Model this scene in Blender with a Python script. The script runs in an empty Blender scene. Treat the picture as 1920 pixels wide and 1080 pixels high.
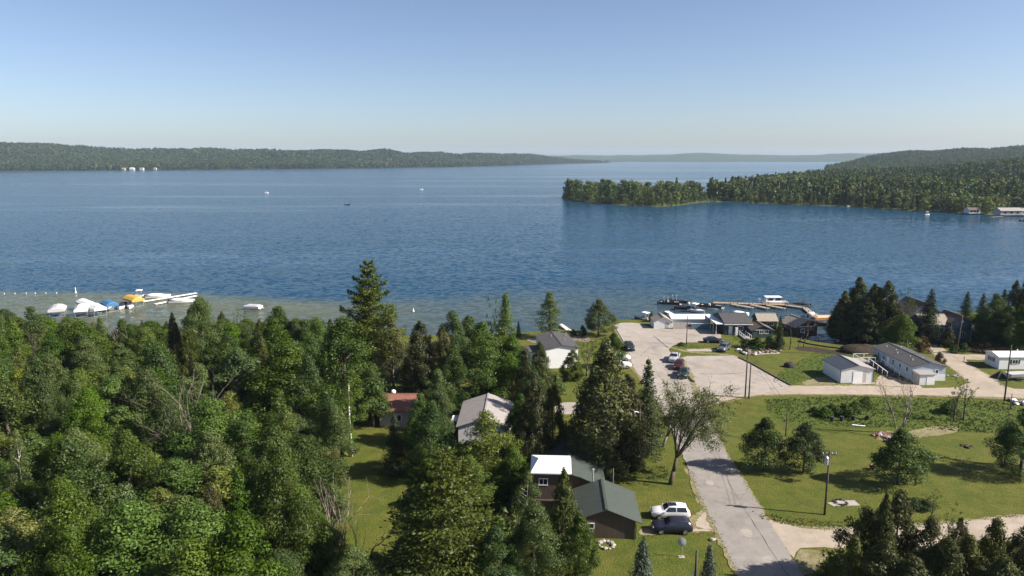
import bpy, math, random
import numpy as np
from mathutils import Vector, Matrix

# ------------------------------------------------------------ camera, sky, sun, exposure
sc = bpy.context.scene
FPX = 1350.0                    # focal length in photograph pixels (1920 wide)
HOR = 295.0                     # horizon row
CAMZ = 45.0                     # metres above the lake
GZ = 1.0                        # near ground level
PITCH = math.atan((540 - HOR) / FPX)
cd = bpy.data.cameras.new('camera'); cam = bpy.data.objects.new('camera', cd)
sc.collection.objects.link(cam); sc.camera = cam
cd.sensor_width = 36.0; cd.lens = 36.0 * FPX / 1920.0
cd.clip_start = 1.0; cd.clip_end = 60000.0
cam.location = (0, 0, CAMZ); cam.rotation_euler = (math.pi / 2 - PITCH, 0, 0)

SUN_EL = math.radians(36.0)
SUN_AZ = math.radians(102.0)     # measured from +Y towards +X : from the right, a little behind the camera
world = bpy.data.worlds.new('World'); sc.world = world; world.use_nodes = True
wn = world.node_tree.nodes; wl = world.node_tree.links
sky = wn.new('ShaderNodeTexSky'); sky.sky_type = 'NISHITA'; sky.sun_disc = False
sky.sun_elevation = SUN_EL; sky.sun_rotation = SUN_AZ
sky.altitude = 200.0; sky.air_density = 0.75; sky.dust_density = 1.2; sky.ozone_density = 1.1
wn['Background'].inputs['Strength'].default_value = 0.063
tint = wn.new('ShaderNodeMix'); tint.data_type = 'RGBA'; tint.blend_type = 'MULTIPLY'; tint.inputs['Factor'].default_value = 1.0
tint.inputs['B'].default_value = (1.0, 1.0, 1.06, 1.0)      # the air here is a little cooler than the model's
wl.new(sky.outputs['Color'], tint.inputs['A']); wl.new(tint.outputs['Result'], wn['Background'].inputs['Color'])
sd = bpy.data.lights.new('sun', 'SUN'); sun = bpy.data.objects.new('sun', sd); sc.collection.objects.link(sun)
sd.energy = 5.0; sd.angle = math.radians(0.53); sd.color = (1.0, 0.92, 0.82)
sdir = Vector((math.cos(SUN_EL) * math.sin(SUN_AZ), math.cos(SUN_EL) * math.cos(SUN_AZ), math.sin(SUN_EL)))
sun.rotation_euler = sdir.to_track_quat('Z', 'Y').to_euler(); sun.location = (60, 0, 120)
vs = sc.view_settings
vs.view_transform = 'Standard'; vs.look = 'None'; vs.gamma = 1.0; vs.use_curve_mapping = False
vs.exposure = 1.15
cy = sc.cycles
cy.max_bounces = 6; cy.diffuse_bounces = 3; cy.glossy_bounces = 2; cy.transmission_bounces = 3
cy.transparent_max_bounces = 6; cy.volume_bounces = 0
cy.use_denoising = True
try:
    cy.denoiser = 'OPENIMAGEDENOISE'; cy.denoising_prefilter = 'ACCURATE'
except Exception:
    pass

# ------------------------------------------------------------ helpers
COL = sc.collection
R = math.radians
SP, CP = math.sin(PITCH), math.cos(PITCH)

def G(px, py, z=GZ):
    """photograph pixel -> point on the horizontal plane at height z"""
    u = (px - 960) / FPX; v = (py - 540) / FPX
    t = (CAMZ - z) / (SP + v * CP)
    return Vector((t * u, t * (CP - v * SP), z))

def proj(p):
    y = p[1] * CP - (p[2] - CAMZ) * SP
    return 960 + FPX * p[0] / y, 540 - FPX * (p[1] * SP + (p[2] - CAMZ) * CP) / y

def height_for(p, py):
    """height above p of the point straight over p that is seen in row py"""
    v = (py - 540) / FPX
    ang = PITCH + math.atan(v)
    return CAMZ - p[1] * math.tan(ang) - p[2]

def ppm(p):
    return FPX / (p[1] * CP - (p[2] - CAMZ) * SP)

def tag(o, label=None, cat=None, group=None, kind=None):
    if label: o['label'] = label
    if cat: o['category'] = cat
    if group: o['group'] = group
    if kind: o['kind'] = kind
    return o

def empty(name, loc, rz=0.0, label=None, cat=None, group=None):
    o = bpy.data.objects.new(name, None); COL.objects.link(o)
    o.location = loc; o.rotation_euler = (0, 0, rz); o.empty_display_size = 0.5
    return tag(o, label, cat, group)

def link_mesh(name, me, mats, parent=None):
    o = bpy.data.objects.new(name, me); COL.objects.link(o)
    if not isinstance(mats, (list, tuple)): mats = [mats]
    if len(me.materials) == 0:
        for m in mats: me.materials.append(m)
    if parent is not None: o.parent = parent
    return o

class MB:
    """collects boxes, prisms, tubes and lofts; build() links them as one mesh object"""
    def __init__(s): s.v = []; s.f = []; s.mi = []; s.m = 0
    def mat(s, i): s.m = i; return s
    def add(s, vs_, fs):
        b = len(s.v); s.v += [tuple(p) for p in vs_]
        for q in fs: s.f.append([b + i for i in q]); s.mi.append(s.m)
        return s
    def box(s, c, d, rz=0.0, top=1.0, taper_y=None):
        hx, hy, hz = d[0] / 2, d[1] / 2, d[2] / 2
        ty = top if taper_y is None else taper_y
        p = [(-hx, -hy, -hz), (hx, -hy, -hz), (hx, hy, -hz), (-hx, hy, -hz),
             (-hx * top, -hy * ty, hz), (hx * top, -hy * ty, hz), (hx * top, hy * ty, hz), (-hx * top, hy * ty, hz)]
        ca, sa = math.cos(rz), math.sin(rz)
        p = [(c[0] + x * ca - y * sa, c[1] + x * sa + y * ca, c[2] + z) for x, y, z in p]
        return s.add(p, [(3, 2, 1, 0), (4, 5, 6, 7), (0, 1, 5, 4), (1, 2, 6, 5), (2, 3, 7, 6), (3, 0, 4, 7)])
    def b2(s, x0, x1, y0, y1, z0, z1):
        return s.box(((x0 + x1) / 2, (y0 + y1) / 2, (z0 + z1) / 2), (x1 - x0, y1 - y0, z1 - z0))
    def prism(s, poly, z0, z1):
        n = len(poly)
        p = [(x, y, z0) for x, y in poly] + [(x, y, z1) for x, y in poly]
        return s.add(p, [list(range(n))[::-1], list(range(n, 2 * n))] + [(i, (i + 1) % n, n + (i + 1) % n, n + i) for i in range(n)])
    def slab(s, q, t):
        """four corners (upper face, counter-clockwise) with thickness t downwards"""
        p = [tuple(a) for a in q] + [(a[0], a[1], a[2] - t) for a in q]
        return s.add(p, [(0, 1, 2, 3), (7, 6, 5, 4), (0, 4, 5, 1), (1, 5, 6, 2), (2, 6, 7, 3), (3, 7, 4, 0)])
    def tube(s, a, b, r0, r1=None, n=6, caps=True):
        r1 = r0 if r1 is None else r1
        a = Vector(a); b = Vector(b); d = (b - a)
        if d.length < 1e-6: return s
        d.normalize()
        k = Vector((0, 0, 1)) if abs(d.z) < 0.9 else Vector((1, 0, 0))
        x = d.cross(k).normalized(); y = d.cross(x)
        vs_ = []
        for c, r in ((a, r0), (b, r1)):
            for i in range(n):
                t = 2 * math.pi * i / n
                vs_.append(c + x * (r * math.cos(t)) + y * (r * math.sin(t)))
        fs = [(i, i + n, (i + 1) % n + n, (i + 1) % n) for i in range(n)]
        if caps: fs += [list(range(n)), list(range(2 * n - 1, n - 1, -1))]
        return s.add(vs_, fs)
    def path(s, pts, r0, r1, n=6):
        m = len(pts) - 1
        for i in range(m):
            s.tube(pts[i], pts[i + 1], r0 + (r1 - r0) * i / m, r0 + (r1 - r0) * (i + 1) / m, n, caps=True)
        return s
    def loft(s, rings, cap=True):
        n = len(rings[0]); vs_ = [p for r in rings for p in r]; fs = []
        for j in range(len(rings) - 1):
            for i in range(n):
                fs.append((j * n + i, j * n + (i + 1) % n, (j + 1) * n + (i + 1) % n, (j + 1) * n + i))
        if cap: fs += [list(range(n))[::-1], [(len(rings) - 1) * n + i for i in range(n)]]
        return s.add(vs_, fs)
    def quad(s, *p): return s.add(p, [tuple(range(len(p)))])
    def blob(s, c, r, rng, n=10, m=6, jit=0.2):
        """uneven rounded lump"""
        vs_ = []; fs = []
        for j in range(m + 1):
            th = math.pi * j / m
            for i in range(n):
                ph = 2 * math.pi * i / n; k = 1 + rng.uniform(-jit, jit)
                vs_.append((c[0] + r[0] * k * math.sin(th) * math.cos(ph), c[1] + r[1] * k * math.sin(th) * math.sin(ph), c[2] + r[2] * k * math.cos(th)))
        for j in range(m):
            for i in range(n):
                fs.append((j * n + i, (j + 1) * n + i, (j + 1) * n + (i + 1) % n, j * n + (i + 1) % n))
        return s.add(vs_, fs)
    def mesh(s, name, smooth=False):
        me = bpy.data.meshes.new(name); me.from_pydata(s.v, [], s.f)
        me.polygons.foreach_set('material_index', s.mi)
        if smooth: me.polygons.foreach_set('use_smooth', [True] * len(s.f))
        me.update(); return me
    def build(s, name, mats, parent=None, smooth=False):
        return link_mesh(name, s.mesh(name, smooth), mats, parent)

def copy_tree(o, parent=None):
    c = o.copy(); COL.objects.link(c)
    if parent is not None: c.parent = parent
    for ch in o.children: copy_tree(ch, c)
    return c

# ------------------------------------------------------------ materials
def hexc(h):
    h = h.lstrip('#'); r = [int(h[i:i + 2], 16) / 255 for i in (0, 2, 4)]
    return [c / 12.92 if c <= 0.04045 else ((c + 0.055) / 1.055) ** 2.4 for c in r]

MATS = {}
def mat(name, col, rough=0.7, vary=0.15, scale=1.5, metallic=0.0, bump=0.0, bscale=20.0, spec=0.3, stripes=None):
    """plain surface with uneven tone: two octaves of noise on a base colour; stripes=(axis, per metre, depth) adds ribs or boards"""
    if name in MATS: return MATS[name]
    m = bpy.data.materials.new(name); m.use_nodes = True; MATS[name] = m
    nt = m.node_tree; N = nt.nodes; L = nt.links
    b = N['Principled BSDF']
    b.inputs['Roughness'].default_value = rough; b.inputs['Metallic'].default_value = metallic
    b.inputs['Specular IOR Level'].default_value = spec
    tc = N.new('ShaderNodeTexCoord'); no = N.new('ShaderNodeTexNoise')
    no.inputs['Scale'].default_value = scale; no.inputs['Detail'].default_value = 6; no.inputs['Roughness'].default_value = 0.65
    L.new(tc.outputs['Object'], no.inputs['Vector'])
    rp = N.new('ShaderNodeValToRGB')
    c = list(col)[:3]
    rp.color_ramp.elements[0].position = 0.3; rp.color_ramp.elements[1].position = 0.7
    rp.color_ramp.elements[0].color = [x * (1 - vary) for x in c] + [1]
    rp.color_ramp.elements[1].color = [min(0.95, x * (1 + vary)) for x in c] + [1]
    L.new(no.outputs['Fac'], rp.inputs['Fac']); L.new(rp.outputs['Color'], b.inputs['Base Color'])
    hgt = None
    if stripes:
        ax, freq, depth = stripes
        sx = N.new('ShaderNodeSeparateXYZ'); L.new(tc.outputs['Object'], sx.inputs[0])
        mu = N.new('ShaderNodeMath'); mu.operation = 'MULTIPLY'; mu.inputs[1].default_value = freq
        L.new(sx.outputs['XYZ'.index(ax)], mu.inputs[0])
        fr = N.new('ShaderNodeMath'); fr.operation = 'FRACT'; L.new(mu.outputs[0], fr.inputs[0])
        bp = N.new('ShaderNodeBump'); bp.inputs['Distance'].default_value = depth; bp.inputs['Strength'].default_value = 1.0
        L.new(fr.outputs[0], bp.inputs['Height']); L.new(bp.outputs['Normal'], b.inputs['Normal'])
    elif bump > 0:
        n2 = N.new('ShaderNodeTexNoise'); n2.inputs['Scale'].default_value = bscale; n2.inputs['Detail'].default_value = 4
        L.new(tc.outputs['Object'], n2.inputs['Vector'])
        bp = N.new('ShaderNodeBump'); bp.inputs['Distance'].default_value = bump
        L.new(n2.outputs['Fac'], bp.inputs['Height']); L.new(bp.outputs['Normal'], b.inputs['Normal'])
    return m

def leaf_mat(name, ca, cb, trans=0.3, hue=0.03, val=0.35):
    """leaf surface: tint differs from leaf to leaf (attribute 'var') and from tree to tree"""
    m = bpy.data.materials.new(name); m.use_nodes = True
    nt = m.node_tree; N = nt.nodes; L = nt.links; N.remove(N['Principled BSDF'])
    at = N.new('ShaderNodeAttribute'); at.attribute_name = 'var'
    mx = N.new('ShaderNodeMix'); mx.data_type = 'RGBA'
    mx.inputs['A'].default_value = list(ca) + [1]; mx.inputs['B'].default_value = list(cb) + [1]
    L.new(at.outputs['Fac'], mx.inputs['Factor'])
    oi = N.new('ShaderNodeObjectInfo'); hs = N.new('ShaderNodeHueSaturation')
    def rng_(lo, hi, mulp):
        a = N.new('ShaderNodeMath'); a.operation = 'MULTIPLY'; a.inputs[1].default_value = mulp; L.new(oi.outputs['Random'], a.inputs[0])
        f = N.new('ShaderNodeMath'); f.operation = 'FRACT'; L.new(a.outputs[0], f.inputs[0])
        r = N.new('ShaderNodeMapRange'); r.inputs['To Min'].default_value = lo; r.inputs['To Max'].default_value = hi
        L.new(f.outputs[0], r.inputs['Value']); return r.outputs['Result']
    L.new(rng_(0.5 - hue, 0.5 + hue * 0.6, 7.31), hs.inputs['Hue'])
    L.new(rng_(0.8, 1.1, 3.7), hs.inputs['Saturation'])
    L.new(rng_(1 - val, 1 + val, 1.0), hs.inputs['Value'])
    L.new(mx.outputs['Result'], hs.inputs['Color'])
    d = N.new('ShaderNodeBsdfDiffuse'); t = N.new('ShaderNodeBsdfTranslucent'); g = N.new('ShaderNodeBsdfGlossy')
    g.inputs['Roughness'].default_value = 0.5; g.inputs['Color'].default_value = (0.9, 0.95, 1, 1)
    L.new(hs.outputs['Color'], d.inputs['Color']); L.new(hs.outputs['Color'], t.inputs['Color'])
    a = N.new('ShaderNodeMixShader'); a.inputs[0].default_value = trans
    L.new(d.outputs[0], a.inputs[1]); L.new(t.outputs[0], a.inputs[2])
    b = N.new('ShaderNodeMixShader'); b.inputs[0].default_value = 0.012
    L.new(a.outputs[0], b.inputs[1]); L.new(g.outputs[0], b.inputs[2])
    L.new(b.outputs[0], N['Material Output'].inputs['Surface'])
    return m

def ground_mat(name, cols, scales=(0.05, 0.6, 6.0), bump=0.05, rough=0.95, grain=0.3):
    """ground made of several tones blended by noise at three sizes"""
    m = bpy.data.materials.new(name); m.use_nodes = True; MATS[name] = m
    nt = m.node_tree; N = nt.nodes; L = nt.links; b = N['Principled BSDF']
    b.inputs['Roughness'].default_value = rough; b.inputs['Specular IOR Level'].default_value = 0.15
    ge = N.new('ShaderNodeNewGeometry')
    outs = []
    for s_ in scales:
        n = N.new('ShaderNodeTexNoise'); n.inputs['Scale'].default_value = s_; n.inputs['Detail'].default_value = 5
        n.inputs['Roughness'].default_value = 0.6; L.new(ge.outputs['Position'], n.inputs['Vector']); outs.append(n.outputs['Fac'])
    def ramp(fac, c0, c1, p0=0.35, p1=0.65):
        r = N.new('ShaderNodeValToRGB'); r.color_ramp.elements[0].position = p0; r.color_ramp.elements[1].position = p1
        r.color_ramp.elements[0].color = list(c0) + [1]; r.color_ramp.elements[1].color = list(c1) + [1]
        L.new(fac, r.inputs['Fac']); return r.outputs['Color']
    a = ramp(outs[0], cols[0], cols[1]); c = ramp(outs[1], cols[2], cols[3])
    mx = N.new('ShaderNodeMix'); mx.data_type = 'RGBA'; mx.inputs['Factor'].default_value = 0.5
    L.new(a, mx.inputs['A']); L.new(c, mx.inputs['B'])
    gr = ramp(outs[2], (1 - grain,) * 3, (1 + grain,) * 3)
    mu = N.new('ShaderNodeMix'); mu.data_type = 'RGBA'; mu.blend_type = 'MULTIPLY'; mu.inputs['Factor'].default_value = 1.0
    L.new(mx.outputs['Result'], mu.inputs['A']); L.new(gr, mu.inputs['B'])
    L.new(mu.outputs['Result'], b.inputs['Base Color'])
    bp = N.new('ShaderNodeBump'); bp.inputs['Distance'].default_value = bump
    L.new(outs[2], bp.inputs['Height']); L.new(bp.outputs['Normal'], b.inputs['Normal'])
    return m

def wear(m, crack_scale=0.16, crack=0.35, stain=0.35, stain_scale=0.22):
    """cracks and stains of their own shape on a pavement"""
    nt = m.node_tree; N = nt.nodes; L = nt.links; b = N['Principled BSDF']; src = b.inputs['Base Color'].links[0].from_socket
    ge = N.new('ShaderNodeNewGeometry'); wn_ = N.new('ShaderNodeTexNoise'); wn_.inputs['Scale'].default_value = 0.5; wn_.inputs['Detail'].default_value = 4; L.new(ge.outputs['Position'], wn_.inputs['Vector'])
    ad = N.new('ShaderNodeMixRGB'); ad.blend_type = 'ADD'; ad.inputs[0].default_value = 1.6; L.new(ge.outputs['Position'], ad.inputs[1]); L.new(wn_.outputs['Color'], ad.inputs[2])
    vo = N.new('ShaderNodeTexVoronoi'); vo.feature = 'DISTANCE_TO_EDGE'; vo.inputs['Scale'].default_value = crack_scale; L.new(ad.outputs[0], vo.inputs['Vector'])
    r1 = N.new('ShaderNodeMapRange'); r1.inputs[1].default_value = 0.0; r1.inputs[2].default_value = 0.014; r1.inputs[3].default_value = 1 - crack; r1.inputs[4].default_value = 1.0; L.new(vo.outputs['Distance'], r1.inputs[0])
    sn = N.new('ShaderNodeTexNoise'); sn.inputs['Scale'].default_value = stain_scale; sn.inputs['Detail'].default_value = 7; sn.inputs['Roughness'].default_value = 0.7; L.new(ge.outputs['Position'], sn.inputs['Vector'])
    r2 = N.new('ShaderNodeMapRange'); r2.inputs[1].default_value = 0.52; r2.inputs[2].default_value = 0.68; r2.inputs[3].default_value = 1.0; r2.inputs[4].default_value = 1 - stain; L.new(sn.outputs['Fac'], r2.inputs[0])
    mu = N.new('ShaderNodeMath'); mu.operation = 'MULTIPLY'; L.new(r1.outputs[0], mu.inputs[0]); L.new(r2.outputs[0], mu.inputs[1])
    mm = N.new('ShaderNodeMixRGB'); mm.blend_type = 'MULTIPLY'; mm.inputs[0].default_value = 1.0; L.new(src, mm.inputs[1]); L.new(mu.outputs[0], mm.inputs[2]); L.new(mm.outputs[0], b.inputs['Base Color'])

M_GRASS = ground_mat('grass_lawn', [(0.054, 0.078, 0.009), (0.102, 0.106, 0.017), (0.046, 0.070, 0.009), (0.124, 0.114, 0.026)], (0.10, 0.55, 5.0), 0.15, grain=0.34)
M_MEADOW = ground_mat('meadow_growth', [(0.046, 0.082, 0.009), (0.080, 0.110, 0.015), (0.038, 0.066, 0.008), (0.100, 0.105, 0.024)], (0.15, 0.9, 4.0), 0.25, grain=0.4)
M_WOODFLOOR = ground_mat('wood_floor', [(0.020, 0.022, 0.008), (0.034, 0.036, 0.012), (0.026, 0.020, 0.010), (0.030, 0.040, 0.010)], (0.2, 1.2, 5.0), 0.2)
M_GRAVEL = ground_mat('pale_gravel', [(0.27, 0.225, 0.175), (0.36, 0.305, 0.245), (0.24, 0.20, 0.155), (0.37, 0.32, 0.26)], (0.16, 0.9, 7.0), 0.02, grain=0.12)
M_CONC = ground_mat('worn_concrete', [(0.255, 0.225, 0.196), (0.325, 0.290, 0.255), (0.245, 0.216, 0.19), (0.335, 0.30, 0.265)], (0.08, 0.5, 8.0), 0.01, grain=0.08)
M_ROAD = ground_mat('grey_road', [(0.200, 0.182, 0.165), (0.250, 0.230, 0.210), (0.19, 0.173, 0.158), (0.26, 0.238, 0.215)], (0.10, 0.7, 8.0), 0.01, grain=0.08)
M_SAND = ground_mat('damp_sand', [(0.16, 0.13, 0.09), (0.22, 0.18, 0.13), (0.12, 0.10, 0.07), (0.25, 0.21, 0.15)], (0.1, 0.8, 6.0), 0.04)
M_SOIL = ground_mat('dark_soil', [(0.028, 0.022, 0.016), (0.05, 0.038, 0.026), (0.03, 0.024, 0.018), (0.06, 0.046, 0.032)], (0.3, 1.2, 5.0), 0.12)
M_DRYGRASS = ground_mat('dry_grass_edge', [(0.15, 0.125, 0.06), (0.22, 0.19, 0.11), (0.10, 0.105, 0.03), (0.25, 0.215, 0.135)], (0.3, 1.2, 6.0), 0.05)
wear(M_CONC, 0.16, 0.16, 0.22); wear(M_ROAD, 0.13, 0.12, 0.2, 0.3); wear(M_GRAVEL, 0.02, 0.0, 0.25, 0.45); wear(M_GRASS, 0.02, 0.0, 0.25, 0.2)

M_WHITE = mat('white_paint', (0.74, 0.73, 0.72), 0.5, 0.05, 0.8)
M_OFFWHITE = mat('offwhite_vinyl', (0.62, 0.62, 0.62), 0.6, 0.07, 0.9)
M_DARKGLASS = mat('dark_window_glass', (0.02, 0.024, 0.03), 0.06, 0.2, 2.0, spec=0.6)
M_BLACK = mat('black_plastic', (0.014, 0.014, 0.015), 0.55, 0.2, 3.0)
M_TYRE = mat('tyre_rubber', (0.016, 0.016, 0.016), 0.85, 0.2, 6.0)
M_RIM = mat('alloy_rim', (0.45, 0.46, 0.47), 0.3, 0.1, 6.0, metallic=0.8)
M_POLE = mat('weathered_pole_wood', (0.075, 0.058, 0.045), 0.9, 0.3, 3.0)
M_TIMBER = mat('dock_timber', (0.27, 0.21, 0.15), 0.85, 0.25, 2.0)
M_GREYTIMBER = mat('grey_timber', (0.27, 0.24, 0.21), 0.9, 0.2, 2.0)
M_GALV = mat('galvanised_metal', (0.5, 0.51, 0.52), 0.4, 0.1, 3.0, metallic=0.6)
M_CONCRETE = mat('concrete_slab', (0.30, 0.27, 0.24), 0.9, 0.15, 1.5)
M_BARK = mat('grey_brown_bark', (0.085, 0.066, 0.05), 0.95, 0.35, 4.0)
M_BIRCH = mat('white_birch_bark', (0.55, 0.52, 0.47), 0.8, 0.3, 3.0)
M_DEADWOOD = mat('dead_grey_wood', (0.20, 0.165, 0.14), 0.95, 0.25, 3.0)
# ------------------------------------------------------------ setting: land, water, roads, hills
rs = np.random.RandomState(11)
random.seed(5)

def dense(pts, step, jit, rng, closed=True):
    """walk an outline, adding uneven points every step metres"""
    out = []; n = len(pts)
    for i in range(n if closed else n - 1):
        a = Vector(pts[i]); b = Vector(pts[(i + 1) % n]); L = (b - a).length
        k = max(1, min(200, int(L / step)))
        nx, ny = -(b - a).y / max(L, 1e-6), (b - a).x / max(L, 1e-6)
        for j in range(k):
            q = a.lerp(b, j / k); d = rng.uniform(-jit, jit)
            out.append((q.x + nx * d, q.y + ny * d))
    if not closed: out.append((pts[-1][0], pts[-1][1]))
    return out

def chaikin(pts, it=1):
    for _ in range(it):
        o = []
        for i in range(len(pts)):
            a = Vector(pts[i]); b = Vector(pts[(i + 1) % len(pts)])
            o += [a.lerp(b, 0.25), a.lerp(b, 0.75)]
        pts = o
    return pts

def sheet(name, pix, z, m, step=1.2, jit=0.18, smooth=1, seed=1, world=False, parent=None, kind='structure'):
    rng = random.Random(seed)
    pts = [Vector(p[:2]) for p in pix] if world else [G(*p).xy for p in pix]
    if smooth: pts = chaikin(pts, smooth)
    o = dense(pts, step, jit, rng)
    me = bpy.data.meshes.new(name); me.from_pydata([(x, y, z) for x, y in o], [], [list(range(len(o)))])
    me.update()
    if me.polygons[0].normal.z < 0: me.flip_normals()
    ob = link_mesh(name, me, m, parent)
    if kind and parent is None: ob['kind'] = kind
    return ob

# near land: one sheet with a bank that dips under the water
shore_px = [(-700, 648), (-300, 642), (0, 636), (300, 634), (560, 634), (760, 635), (860, 633), (985, 628), (1050, 622),
            (1100, 627), (1135, 616), (1150, 604), (1200, 604), (1225, 609), (1245, 607), (1300, 604), (1345, 603), (1400, 603),
            (1440, 606), (1480, 613), (1510, 618), (1512, 628), (1495, 634), (1490, 638), (1515, 643), (1550, 649), (1600, 655), (1650, 650),
            (1645, 640), (1600, 632), (1566, 624), (1550, 613), (1600, 601), (1700, 597), (1800, 590), (1920, 584), (2400, 575), (3200, 570)]
shore = chaikin([G(x, y, 0.3).xy for x, y in shore_px], 0)
shore_d = dense(shore, 1.5, 0.25, random.Random(3), closed=False)
land = shore_d + [(1500, 150), (1500, -400), (-1500, -400), (-1500, 150)]
n = len(land)
nrm = []
for i in range(n):
    a = Vector(land[i - 1]); b = Vector(land[(i + 1) % n]); t = (b - a)
    t.normalize(); nrm.append(Vector((-t.y, t.x)))      # outline runs left to right, so the lake lies on its left
vs_ = [(x, y, GZ) for x, y in land]; fs_ = [list(range(n))[::-1]]
ring1 = [(x + nrm[i].x * 0.7, y + nrm[i].y * 0.7, 0.25) for i, (x, y) in enumerate(land)]
ring2 = [(x + nrm[i].x * 2.2, y + nrm[i].y * 2.2, -0.5) for i, (x, y) in enumerate(land)]
vs_ += ring1 + ring2
mi_ = [0]
for i in range(len(shore_d) - 1):
    for k, m_ in ((0, 1), (1, 1)):
        fs_.append([k * n + i, k * n + i + 1, (k + 1) * n + i + 1, (k + 1) * n + i][::-1]); mi_.append(m_)
me = bpy.data.meshes.new('ground'); me.from_pydata(vs_, [], fs_); me.polygons.foreach_set('material_index', mi_); me.update()
ground = link_mesh('ground', me, [M_GRASS, M_SAND]); ground['kind'] = 'structure'

Z = lambda k: GZ + 0.012 * k
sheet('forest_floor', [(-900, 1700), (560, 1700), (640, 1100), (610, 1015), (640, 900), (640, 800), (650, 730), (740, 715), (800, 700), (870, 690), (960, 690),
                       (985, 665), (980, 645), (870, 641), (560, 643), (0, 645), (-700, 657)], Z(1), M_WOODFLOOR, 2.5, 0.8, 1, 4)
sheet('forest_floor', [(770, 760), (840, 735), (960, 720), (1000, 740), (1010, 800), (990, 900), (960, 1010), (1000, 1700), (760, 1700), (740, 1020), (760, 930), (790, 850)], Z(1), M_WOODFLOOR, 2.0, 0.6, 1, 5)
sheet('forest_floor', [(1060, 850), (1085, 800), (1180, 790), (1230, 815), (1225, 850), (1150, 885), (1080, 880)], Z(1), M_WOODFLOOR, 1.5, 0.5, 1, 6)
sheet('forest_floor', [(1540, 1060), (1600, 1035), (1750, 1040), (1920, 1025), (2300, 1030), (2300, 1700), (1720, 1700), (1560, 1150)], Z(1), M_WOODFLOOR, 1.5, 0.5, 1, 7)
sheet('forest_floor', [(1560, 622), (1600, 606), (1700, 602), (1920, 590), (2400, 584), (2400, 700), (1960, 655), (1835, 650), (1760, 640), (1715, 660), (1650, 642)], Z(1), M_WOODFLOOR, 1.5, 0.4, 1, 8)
sheet('meadow', [(1440, 772), (1432, 750), (1450, 744), (1600, 743), (1740, 748), (1900, 755), (1960, 790), (1860, 815), (1780, 808), (1700, 806), (1600, 803), (1530, 800), (1475, 795)], Z(1), M_MEADOW, 1.2, 0.35, 1, 9)
sheet('meadow', [(1440, 735), (1455, 700), (1540, 655), (1640, 664), (1560, 690), (1540, 706), (1500, 716)], Z(1), M_MEADOW, 1.2, 0.35, 1, 10)
# dirt and gravel
sheet('bare_soil', [(1480, 655), (1515, 648), (1570, 659), (1650, 657), (1665, 668), (1625, 667), (1560, 664)], Z(2), M_SOIL, 1.0, 0.3, 1, 11)
sheet('gravel_road', [(1300, 790), (1305, 752), (1330, 741), (1400, 733), (1476, 724), (1560, 723), (1640, 724), (1720, 728), (1790, 727), (1818, 719), (1800, 701), (1762, 675), (1738, 652),
                      (1690, 640), (1745, 636), (1765, 652), (1786, 665), (1850, 665), (1905, 668), (1905, 674), (1850, 675), (1800, 674), (1852, 703), (1884, 729), (1960, 731), (2200, 735), (2200, 752),
                      (1960, 747), (1830, 743), (1700, 741), (1600, 739), (1500, 739), (1410, 741), (1350, 752), (1320, 770)], Z(2), M_GRAVEL, 1.0, 0.22, 1, 12)
sheet('gravel_drive', [(1425, 966), (1450, 978), (1490, 988), (1540, 993), (1600, 992), (1700, 987), (1800, 979), (1920, 966), (2200, 945), (2200, 985), (1920, 1012), (1800, 1028), (1650, 1030),
                       (1540, 1027), (1492, 1030), (1488, 1052)], Z(2), M_GRAVEL, 1.0, 0.25, 1, 13)
sheet('driveway', [(1194, 1004), (1203, 992), (1230, 984), (1290, 975), (1318, 952), (1336, 958), (1354, 1000), (1332, 997), (1290, 999), (1235, 1003)], Z(2), M_DRYGRASS, 0.4, 0.25, 1, 14)
sheet('driveway', [(1300, 985), (1318, 960), (1334, 964), (1350, 995), (1325, 992)], Z(2.4), M_GRAVEL, 0.3, 0.2, 1, 141)
sheet('driveway', [(1200, 1001), (1212, 994), (1300, 992), (1330, 993), (1330, 996), (1290, 997), (1230, 1002)], Z(2.4), M_GRAVEL, 0.3, 0.12, 0, 142)
sheet('dirt_path', [(1640, 728), (1646, 706), (1662, 702), (1690, 714), (1730, 724), (1720, 730)], Z(1), M_GRAVEL, 0.8, 0.25, 1, 15)
sheet('dry_verge', [(1308, 950), (1299, 915), (1290, 890), (1280, 880), (1290, 878), (1310, 908), (1325, 945), (1360, 1010), (1392, 1085), (1382, 1085), (1350, 1015)], Z(1), M_DRYGRASS, 0.6, 0.2, 1, 16)
sheet('dry_verge', [(1500, 722), (1520, 708), (1556, 706), (1570, 722), (1540, 727)], Z(1), M_DRYGRASS, 0.6, 0.25, 1, 17)
sheet('dry_verge', [(1490, 1066), (1492, 1030), (1530, 1030), (1560, 1040), (1540, 1058), (1505, 1085)], Z(1), M_DRYGRASS, 0.6, 0.25, 1, 18)
sheet('dry_verge', [(1640, 830), (1655, 806), (1690, 812), (1740, 800), (1800, 800), (1790, 812), (1720, 822)], Z(2), M_DRYGRASS, 0.6, 0.3, 1, 19)
sheet('dirt_path', [(1040, 776), (1042, 757), (1070, 754), (1110, 757), (1110, 775), (1070, 777)], Z(1), M_CONC, 0.8, 0.2, 1, 20)
sheet('beach', [(985, 637), (1000, 632), (1060, 628), (1105, 632), (1120, 640), (1060, 642), (1000, 644)], Z(1), M_SAND, 0.8, 0.25, 1, 22)
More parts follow.
